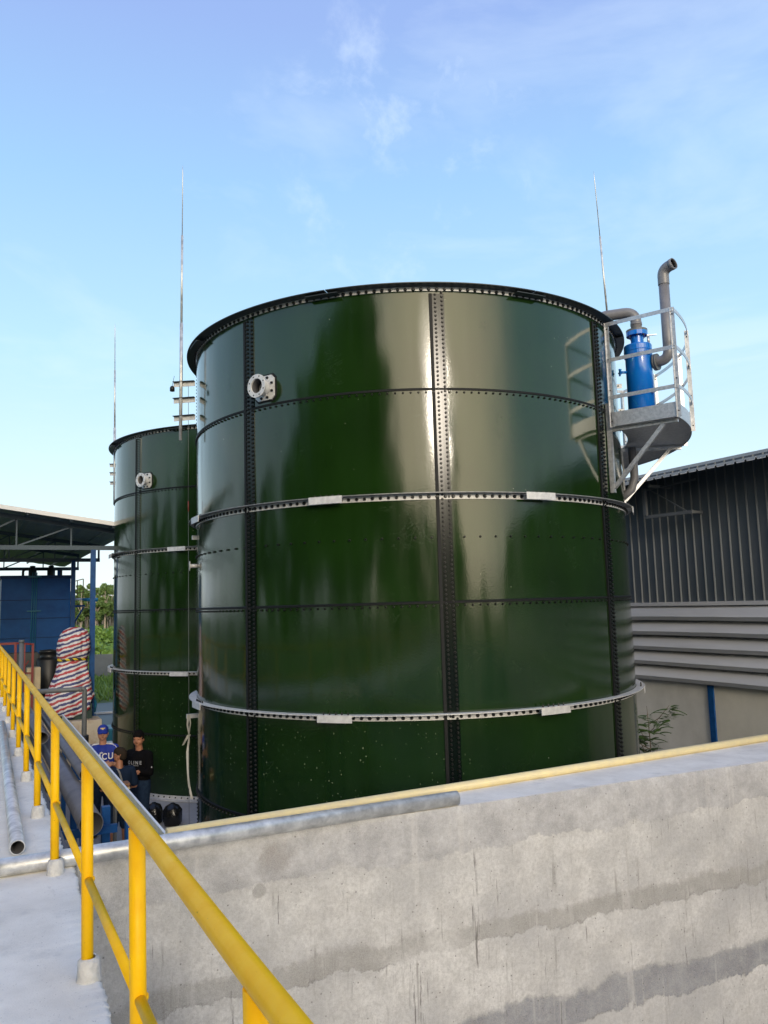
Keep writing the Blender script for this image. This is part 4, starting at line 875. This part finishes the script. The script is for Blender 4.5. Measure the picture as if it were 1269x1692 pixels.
def person(loc, rz, h, label, pose, skin, hairm, head_turn=0, hair_style='short'):
    s = h / 1.75
    root = thing('person', loc, label, 'person', None, rz); root.scale = (s, s, s)
    S = [];  # body
    sho = 1.43; 
    S += [((0, 0, .98), (0, 0, 1.12), .125, .12), ((-.07, 0, .97), (-.06, 0, 1.1), .10, .10), ((.07, 0, .97), (.06, 0, 1.1), .10, .10),
          ((0, .005, 1.1), (0, .01, 1.34), .12, .125), ((-.07, .005, 1.15), (-.09, 0, 1.34), .10, .105), ((.07, .005, 1.15), (.09, 0, 1.34), .10, .105),
          ((-.16, 0, sho - .02), (.16, 0, sho - .02), .062, .062), ((0, -.01, 1.42), (0, .015, 1.56), .062, .055)]
    for sx in (-1, 1):
        S += [((sx * .095, 0, .92), (sx * .10, .01, .50), .095, .062), ((sx * .10, .01, .50), (sx * .105, -.015, .11), .058, .040), ((sx * .105, -.02, .05), (sx * .12, .13, .035), .042, .034)]
    for sx in (-1, 1):
        sh_, el_, wr_, hd, hu = pose[sx]
        S += [(sh_, el_, .052, .042), (el_, wr_, .040, .028)]; hand(S, wr_, hd, hu)
    # head
    ct, stn = math.cos(head_turn), math.sin(head_turn)
    def H(x, y, z): x, y, z = x * .93, y * .93, z * .93; return (x * ct - y * stn, .02 + x * stn + y * ct, 1.64 + z)
    S += [(H(0, -.02, .03), H(0, .015, .035), .082, .078), (H(0, -.035, .045), H(0, -.03, .03), .085, .08), (H(0, .03, -.045), H(0, .045, -.075), .052, .034), (H(-.02, .02, -.03), H(.02, .02, -.03), .06, .06),
          (H(0, .085, .0), H(0, .103, -.022), .010, .013), (H(-.012, .09, -.026), H(.012, .09, -.026), .009, .009), (H(-.018, .078, -.055), H(.018, .078, -.055), .008, .008),
          (H(-.045, .066, .03), H(-.015, .080, .03), .009, .009), (H(.045, .066, .03), H(.015, .080, .03), .009, .009)]
    for sx in (-1, 1): S += [(H(sx * .080, -.01, .02), H(sx * .088, -.018, -.02), .014, .010)]
    capsules(S, .0085, 'body', skin, root, 3)
    # eyes and mouth
    mb = MB()
    for sx in (-1, 1): mb.tube([H(sx * .045, .078, .014), H(sx * .020, .084, .014)], .006, 6)
    mb.tube([H(-.02, .086, -.055), H(.02, .086, -.055)], .003, 5); mb.build('eyes', M['hair'], root)
    if hair_style != 'cap':
        Hs = [(H(0, -.03, .06), H(0, .015, .075), .088, .078), (H(0, -.06, .0), H(0, -.05, .05), .072, .08), (H(-.05, -.02, .05), H(-.05, .0, .08), .045, .04), (H(.05, -.02, .05), H(.05, .0, .08), .045, .04)]
        if hair_style == 'full': Hs += [(H(-.05, .055, .075), H(.045, .065, .07), .034, .030), (H(-.03, .075, .06), H(-.045, .06, .05), .018, .02), (H(0, -.02, .10), H(.01, .03, .105), .066, .055), (H(-.078, .0, .04), H(-.078, .02, .02), .025, .018), (H(.078, .0, .04), H(.078, .02, .02), .025, .018), (H(0, -.07, -.03), H(0, -.07, .03), .055, .07)]
        capsules(Hs, .008, 'hair', hairm, root, 2)
    else:
        capsules([(H(0, -.055, -.01), H(0, -.05, .03), .06, .07)], .008, 'hair', hairm, root, 2)
        cap = capsules([(H(0, -.025, .065), H(0, .012, .072), .092, .086), (H(0, -.02, .05), H(0, .01, .045), .090, .086)], .008, 'cap', M['shirtb'], root, 2)
        mb = MB(); P = []
        for i in range(7):
            t = i / 6; w_ = .085 * math.cos(t * 1.1)
            P.append([H(w_ * k / 4, .075 + .085 * t - .02 * abs(k / 4) ** 2, .055 - .020 * t - .012 * abs(k / 4) ** 2) for k in range(-4, 5)])
        mb.grid(P); mb.grid([[(x, y, z - .007) for x, y, z in r_] for r_ in P]); mb.build('cap_peak', M['shirtb'], cap)
        mb = MB(); mb.grid([[H(x, .099 + .004 - abs(x) * .35, .085 + dz - .3 * abs(dz - .0) * 0) for x in (-.04, -.02, 0, .02, .04)] for dz in (0, .035)]); mb.build('cap_patch', mat('tan_patch', (.62, .45, .20), .7), cap)
    return root, H
def shirt(root, pose, m, sleeve=.6, hem=.93, ex=.014, name='shirt', full=False):
    S = [((0, 0, hem + .12), (0, 0, 1.14), .125 + ex, .12 + ex), ((-.07, 0, hem + .10), (-.06, 0, 1.1), .105 + ex, .10 + ex), ((.07, 0, hem + .10), (.06, 0, 1.1), .105 + ex, .10 + ex),
         ((0, .005, 1.1), (0, .01, 1.34), .12 + ex, .122 + ex), ((-.07, .005, 1.15), (-.09, 0, 1.34), .10 + ex, .102 + ex), ((.07, .005, 1.15), (.09, 0, 1.34), .10 + ex, .102 + ex), ((-.15, 0, 1.40), (.15, 0, 1.40), .068 + ex * .7, .068 + ex * .7)]
    for sx in (-1, 1):
        sh_, el_, wr_, _, _ = pose[sx]; sh_ = Vector(sh_); el_ = Vector(el_); wr_ = Vector(wr_)
        if full: S += [(sh_, el_, .056 + ex, .046 + ex), (el_, el_ + (wr_ - el_) * .9, .044 + ex, .032 + ex)]
        else: S += [(sh_, sh_ + (el_ - sh_) * sleeve, .058 + ex, .056 + ex)]
    return capsules(S, .011, name, m, root, 3)
def trousers(root, m, short=False, ex=.012):
    S = [((-.06, 0, .96), (.06, 0, .96), .125 + ex, .125 + ex), ((0, 0, .9), (0, 0, 1.02), .11 + ex, .12 + ex)]
    for sx in (-1, 1):
        if short: S += [((sx * .095, 0, .92), (sx * .105, .01, .56), .10 + ex, .082 + ex)]
        else: S += [((sx * .095, 0, .92), (sx * .10, .01, .50), .10 + ex, .070 + ex), ((sx * .10, .01, .50), (sx * .105, -.01, .12), .068 + ex, .058 + ex)]
    return capsules(S, .012, 'shorts' if short else 'trousers', m, root, 2)
def shoes(root, m):
    for sx in (-1, 1): capsules([((sx * .105, -.03, .045), (sx * .122, .14, .035), .05, .040)], .009, 'shoe', m, root, 2)
def text_on(root, txt, size, x, z, m, ysurf, name='print', rot=0):
    cu = bpy.data.curves.new('t', 'FONT'); cu.body = txt; cu.size = size; cu.align_x = 'CENTER'; cu.extrude = .002; cu.offset = size * .02; cu.space_character = 1.22 if len(txt) < 4 else 1.6
    t = bpy.data.objects.new('t', cu); C.objects.link(t); bpy.context.view_layer.update()
    me = bpy.data.meshes.new_from_object(t.evaluated_get(bpy.context.evaluated_depsgraph_get())); bpy.data.objects.remove(t)
    for v in me.vertices:
        a, b, c = v.co; xx = x - a; v.co = (xx, ysurf(xx) + c, z + b * 1.25)
    me.materials.clear(); me.materials.append(m); o = bpy.data.objects.new(name, me); C.objects.link(o); o.parent = root; return o
def facing(fx, fy): return math.atan2(-fx, fy)
crossed = {-1: ((-.19, 0, 1.40), (-.27, .08, 1.14), (.02, .20, 1.20), (1, .1, .15), (0, 1, 0)), 1: ((.19, 0, 1.40), (.27, .08, 1.14), (-.06, .23, 1.16), (-1, .0, .15), (0, 1, 0))}
ys_surf = lambda x: .157 - 1.6 * x * x
# capped man
p1, H = person((2.015, 14.60, .005), facing(-.30, -.95), 1.79, 'man in blue jersey and blue cap standing with folded arms', crossed, M['skin'], M['hair'], .12, 'cap')
s1 = shirt(p1, crossed, M['shirtb'], .55); trousers(p1, M['denim']); shoes(p1, M['black'])
text_on(s1, 'MCU', .115, -.045, 1.245, M['white'], ys_surf, 'lettering')
mb = MB()
for k in range(3): mb.add([(.02 - k * .018 - .012, ys_surf(0) + .003, 1.345), (.02 - k * .018 + .004, ys_surf(0) + .003, 1.345), (.02 - k * .018 + .000 - .004, ys_surf(0) + .003, 1.36 + (2 - k) * .0 + (.012 * (1 if k == 1 else .4))), (.02 - k * .018 - .012, ys_surf(0) + .003, 1.36 + (.012 * (1 if k == 1 else .4)))], [(0, 1, 2, 3)])
mb.build('emblem', M['white'], s1, fix=False)
for sx in (-1, 1):
    mb = MB()
    for k in range(3): mb.tube([(sx * .06, .02 + k * .022 - .02, 1.487 - k * .004), (sx * .15, .02 + k * .022 - .02, 1.476 - k * .004), (sx * .205, .03 + k * .022 - .02, 1.455 - k * .005), (sx * .262, .05 + k * .022 - .02, 1.36), (sx * .285, .065 + k * .022 - .02, 1.28)], .005, 5)
    mb.build('shoulder_stripes', M['white'], s1)
# black shirted man
crossk = {-1: ((-.19, 0, 1.40), (-.26, .06, 1.14), (.04, .20, 1.19), (1, .1, .25), (0, 1, 0)), 1: ((.19, 0, 1.40), (.27, .08, 1.12), (-.03, .23, 1.14), (-1, .0, .2), (0, 1, 0))}
p3, H = person((2.47, 13.78, .005), facing(-.72, -.62), 1.76, 'black haired man in black lettered shirt with folded arms facing left', crossk, M['skin2'], M['hair'], .30, 'full')
s3 = shirt(p3, crossk, M['shirtk'], full=True, ex=.016); trousers(p3, M['denim']); shoes(p3, M['black'])
text_on(s3, 'OLINE', .062, -.02, 1.27, M['greyprint'], ys_surf, 'lettering')
mb = MB(); mb.tube([(-.10, ys_surf(.1), 1.25), (0, ys_surf(0), 1.25), (.10, ys_surf(.1), 1.25)], .004, 5); mb.build('underline', M['greyprint'], s3)
mb = MB(); mb.tube([(-.285, .05, 1.24), (-.30, .07, 1.215)], .010, 6); mb.build('sleeve_mark', M['white'], s3)
# man seen from behind
down = {-1: ((-.19, 0, 1.40), (-.26, .04, 1.14), (-.12, .22, 1.08), (.8, .5, 0), (0, 0, 1)), 1: ((.19, 0, 1.40), (.26, .04, 1.14), (.12, .22, 1.08), (-.8, .5, 0), (0, 0, 1))}
p2, H = person((2.045, 13.05, .005), facing(-.05, 1.0), 1.64, 'man in navy shirt and shorts with a grey sling strap, seen from behind', down, M['skin2'], M['hair2'], .95, 'short')
s2 = shirt(p2, down, M['shirtn'], .8); trousers(p2, M['denim'], True); shoes(p2, M['black'])
mb = MB(); P = []
for i in range(15):
    t = i / 14; x = -.06 + .13 * t ** .7; z = 1.47 - .50 * t; y = -.148 + .04 * max(0, (.12 - t) / .12) - .004
    P.append([(x - .015, y, z), (x + .015, y - .002, z)])
mb.grid(P); mb.build('sling_strap', mat('grey_strap', (.20, .20, .20), .8), p2, fix=False)
mb = MB(); mb.tube([H(-.085, -.01, .02), H(-.05, .085, .016), H(.05, .085, .016), H(.085, -.01, .02)], .003, 5); mb.build('glasses', M['black'], p2)
# ------------------------------------------------------------------ foliage
def leaves(mb_v, mb_f, centers, sizes, rg):
    n = len(centers)
    a = rg.normal(size=(n, 3)); a /= np.linalg.norm(a, axis=1)[:, None]; b = rg.normal(size=(n, 3)); b = np.cross(a, b); b /= np.linalg.norm(b, axis=1)[:, None]
    s_ = np.asarray(sizes)[:, None]; base = sum(len(x) for x in mb_v)
    v = np.stack([centers - a * s_, centers - b * s_ * .5 + a * s_ * .1, centers + a * s_, centers + b * s_ * .5 + a * s_ * .1], 1).reshape(-1, 3)
    mb_v.append(v); mb_f.append((np.arange(n * 4).reshape(n, 4) + base))
def mesh_np(name, v, f, m, parent=None):
    me = bpy.data.meshes.new(name); me.vertices.add(len(v)); me.vertices.foreach_set('co', v.ravel()); me.loops.add(f.size); me.polygons.add(len(f))
    me.loops.foreach_set('vertex_index', f.ravel().astype(np.int32)); me.polygons.foreach_set('loop_start', np.arange(0, f.size, 4, dtype=np.int32)); me.polygons.foreach_set('loop_total', np.full(len(f), 4, np.int32))
    me.update(calc_edges=True); me.materials.append(m); o = bpy.data.objects.new(name, me); C.objects.link(o); o.parent = parent; return o
def tree(loc, h, crown_r, trunk_h, nleaf, ls, label, cat='tree', group=None, leaf='leafd', bark='bark', seed=0, clumps=18, squash=1.0, name='tree'):
    rg = np.random.default_rng(seed); r = thing(name, loc, label, cat, group); mb = MB()
    tr = h * .018 + .03; pts = [Vector((.06 * h * .2 * nz(i, seed), .06 * h * .2 * nz(i, seed + 9), h * .85 * i / 7)) for i in range(8)]; mb.tube(pts, [tr * (1 - .11 * i) for i in range(8)], 8)
    cen = []
    for k in range(clumps):
        t = rg.random(); a = rg.random() * 6.283; z = trunk_h + (h - trunk_h) * (.08 + .86 * t); prof = math.sin(math.pi * min(.98, .12 + .86 * t)) ** .7; rad = crown_r * prof * (.35 + .6 * rg.random()); c = Vector((rad * math.cos(a), rad * math.sin(a), z)); cen.append((c, crown_r * (.28 + .22 * rg.random())))
        if k < 10: q = pts[min(7, int(z / h * 7))]; mb.tube([q * .9, (q + c) / 2 + Vector((0, 0, .1)), c], [tr * .4, tr * .25, tr * .08], 5)
    mb.build('trunk', M[bark], r)
    V, F = [], []
    per = nleaf // clumps
    for c, cr_ in cen:
        d = rg.normal(size=(per, 3)); d /= np.linalg.norm(d, axis=1)[:, None]; rr_ = cr_ * rg.random(per) ** .45; p = np.array(c) + d * rr_[:, None] * np.array([1, 1, .75 * squash]); leaves(V, F, p, ls * (.6 + .8 * rg.random(per)), rg)
    mesh_np('crown', np.concatenate(V), np.concatenate(F), M[leaf], r); return r
# far tree line (three trees built, then copied)
protos = [tree((0, 0, 0), 7.3, 1.15, 1.9, 1500, .22, 'slim tall tree in the far tree line', 'tree', 'trees in the far tree line', 'pine', 'palebark', 50 + i, 14) for i in range(3)]
V, F = [], []
n = 42000; p = np.stack([rng.uniform(-10, 40, n), rng.uniform(160, 176, n), 6.9 * rng.random(n) ** .8], 1); p[:, 2] *= .86 + .14 * np.sin(p[:, 0] * 1.9) * np.sin(p[:, 0] * .7); leaves(V, F, p, .25 + .35 * rng.random(n), rng)
tag(mesh_np('far_woods', np.concatenate(V), np.concatenate(F), M['pine']), 'dense green woods closing off the view behind the tree line', 'woods', kind='stuff')
k = 0
lab = 'slim tall tree in the far tree line'
for row, yv in enumerate((124, 130, 138, 148, 158)):
    for x in np.arange(-3 + row * .5, 26, 1.75):
        px = x + random.uniform(-.7, .7); src = protos[k % 3]
        o = src if k < 3 else copy_tree(src)
        o.location = (px, yv + random.uniform(-2, 2), 0); s_ = random.uniform(.86, 1.10) * (1 + row * .035); o.scale = (s_, s_, s_); o.rotation_euler = (0, 0, random.uniform(0, 6.28)); k += 1
# scrub in front
V, F = [], []
for i in range(640):
    x = random.uniform(-12, 28); y = random.uniform(58, 150); rr = random.uniform(.7, 1.9); hh = random.uniform(.6, 1.5) * (1.2 if y > 75 else .8); n = 90
    d = rng.normal(size=(n, 3)); d /= np.linalg.norm(d, axis=1)[:, None]; d[:, 2] = np.abs(d[:, 2]); leaves(V, F, np.array([x, y, .1]) + d * np.array([rr, rr, hh]) * (rng.random(n) ** .3)[:, None], .16 + .2 * rng.random(n), rng)
tag(mesh_np('scrub', np.concatenate(V), np.concatenate(F), M['bush']), 'dense bright green scrub below the far tree line', 'scrub', kind='stuff')
V, F = [], []
n = 16000; p = np.stack([rng.uniform(-8, 16, n), rng.uniform(35.4, 60, n), np.zeros(n)], 1); v = []
s_ = .10 + .28 * rng.random(n); ang = rng.uniform(0, 6.28, n); dxy = np.stack([np.cos(ang), np.sin(ang), 0 * ang], 1) * .05; lean = rng.normal(size=(n, 3)) * .08; lean[:, 2] = s_
v = np.stack([p - dxy, p + dxy, p + dxy * .3 + lean, p - dxy * .3 + lean], 1).reshape(-1, 3)
tag(mesh_np('grass', v, np.arange(n * 4).reshape(n, 4), M['bush']), 'green grass beyond the black pond liner', 'grass', kind='stuff')
# weedy plant with feathery leaves by the warehouse wall
pl = thing('leafy_weed', (9.9, 9.95, 0), 'tall feathery leaved weed growing by the warehouse wall', 'plant')
mb = MB(); mb.tube([(0, 0, 0), (-.02, .02, .7), (.03, 0, 1.3), (.02, .02, 1.95)], [.014, .012, .009, .004], 6); mb.build('stem', M['bark'], pl)
V, F = [], []; rg = np.random.default_rng(3)
def frond(p, d, ln):
    p = np.array(p); d = np.array(d) / np.linalg.norm(d); sidev = np.cross(d, [0, 0, 1]); sidev /= np.linalg.norm(sidev); n = 13; vs = []; 
    for i in range(n):
        t = (i + 1) / n; c = p + d * ln * t + np.array([0, 0, -.35 * ln * t * t])
        for sg in (-1, 1):
            l_ = .085 * (1 - .5 * t) ; dd = sidev * sg * .75 + d * .45 + np.array([0, 0, -.35]); dd /= np.linalg.norm(dd); w_ = np.cross(dd, [0, 0, 1]); w_ /= np.linalg.norm(w_) + 1e-9
            vs += [c, c + dd * l_ * .5 + w_ * .014, c + dd * l_, c + dd * l_ * .5 - w_ * .014]
    base = sum(len(x) for x in V); V.append(np.array(vs)); F.append(np.arange(len(vs)).reshape(-1, 4) + base)
mb = MB(); tips = [(.02, .01, .3, 1.95)]
for i in range(6):
    a = i * 1.05 + .3; z0 = 1.0 + .13 * i; ln = .30 + .12 * rg.random(); e_ = (ln * math.cos(a), ln * math.sin(a), z0 + ln * .9); mb.tube([(.01, .01, z0), (e_[0] * .5, e_[1] * .5, z0 + ln * .3), e_], [.008, .006, .003], 5); tips.append((e_[0], e_[1], e_[2] - .25, e_[2]))
mb.build('branches', M['bark'], pl)
for bx_, by_, z0, z1 in tips:
    for i in range(52 if z0 < .4 else 14):
        z = z0 + (z1 - z0) * rg.random(); a = rg.random() * 6.283; frond((bx_, by_, z), (math.cos(a), math.sin(a), .9 * rg.random() - .1), .14 + .20 * rg.random())
mesh_np('fronds', np.concatenate(V), np.concatenate(F), M['leaf'], pl)
pl2 = copy_tree(pl); pl2.location = (10.6, 9.5, -.95); pl2['label'] = 'low feathery weed just showing over the wall right of the taller one'; pl['group'] = pl2['group'] = 'weeds by the warehouse wall'
# trees behind the camera, seen mirrored in the glossy tank
tree((-8.8, -2.6, 0), 14.6, 4.5, 8.2, 13000, .28, 'big dark tree mirrored as a tall blot in the tank', 'tree', None, 'leafd', 'bark', 11, 34)
tree((1.5, -17.0, 0), 13.0, 1.3, 3.0, 5000, .22, 'slender tree mirrored as a dark streak beside the middle seam', 'tree', None, 'leafd', 'bark', 12, 14)
tb = [tree((0, 0, 0), 11.5, 4.2, 3.0, 6000, .34, 'broad tree mirrored dimly in the left of the tank', 'tree', 'trees mirrored in the tanks', 'leafd', 'bark', 21 + i, 24) for i in range(2)]
k = 0
for az, dist, sc in ((217, 27, .9), (226, 27, 1.3), (235, 25, 1.4), (243, 28, 1.6), (252, 26, 1.4), (263, 28, 1.25), (275, 30, .9), (288, 34, .9), (300, 34, .85), (208, 38, .85), (201, 38, .85), (193, 42, .85), (185, 48, .8), (172, 60, .5), (160, 55, .55), (150, 62, .6), (138, 60, .6)):
    o = tb[k] if k < 2 else copy_tree(tb[k % 2]); o.location = (4 + dist * math.sin(R(az)), 7 + dist * math.cos(R(az)), 0); o.scale = (sc, sc, sc); o.rotation_euler = (0, 0, k * 1.1); k += 1
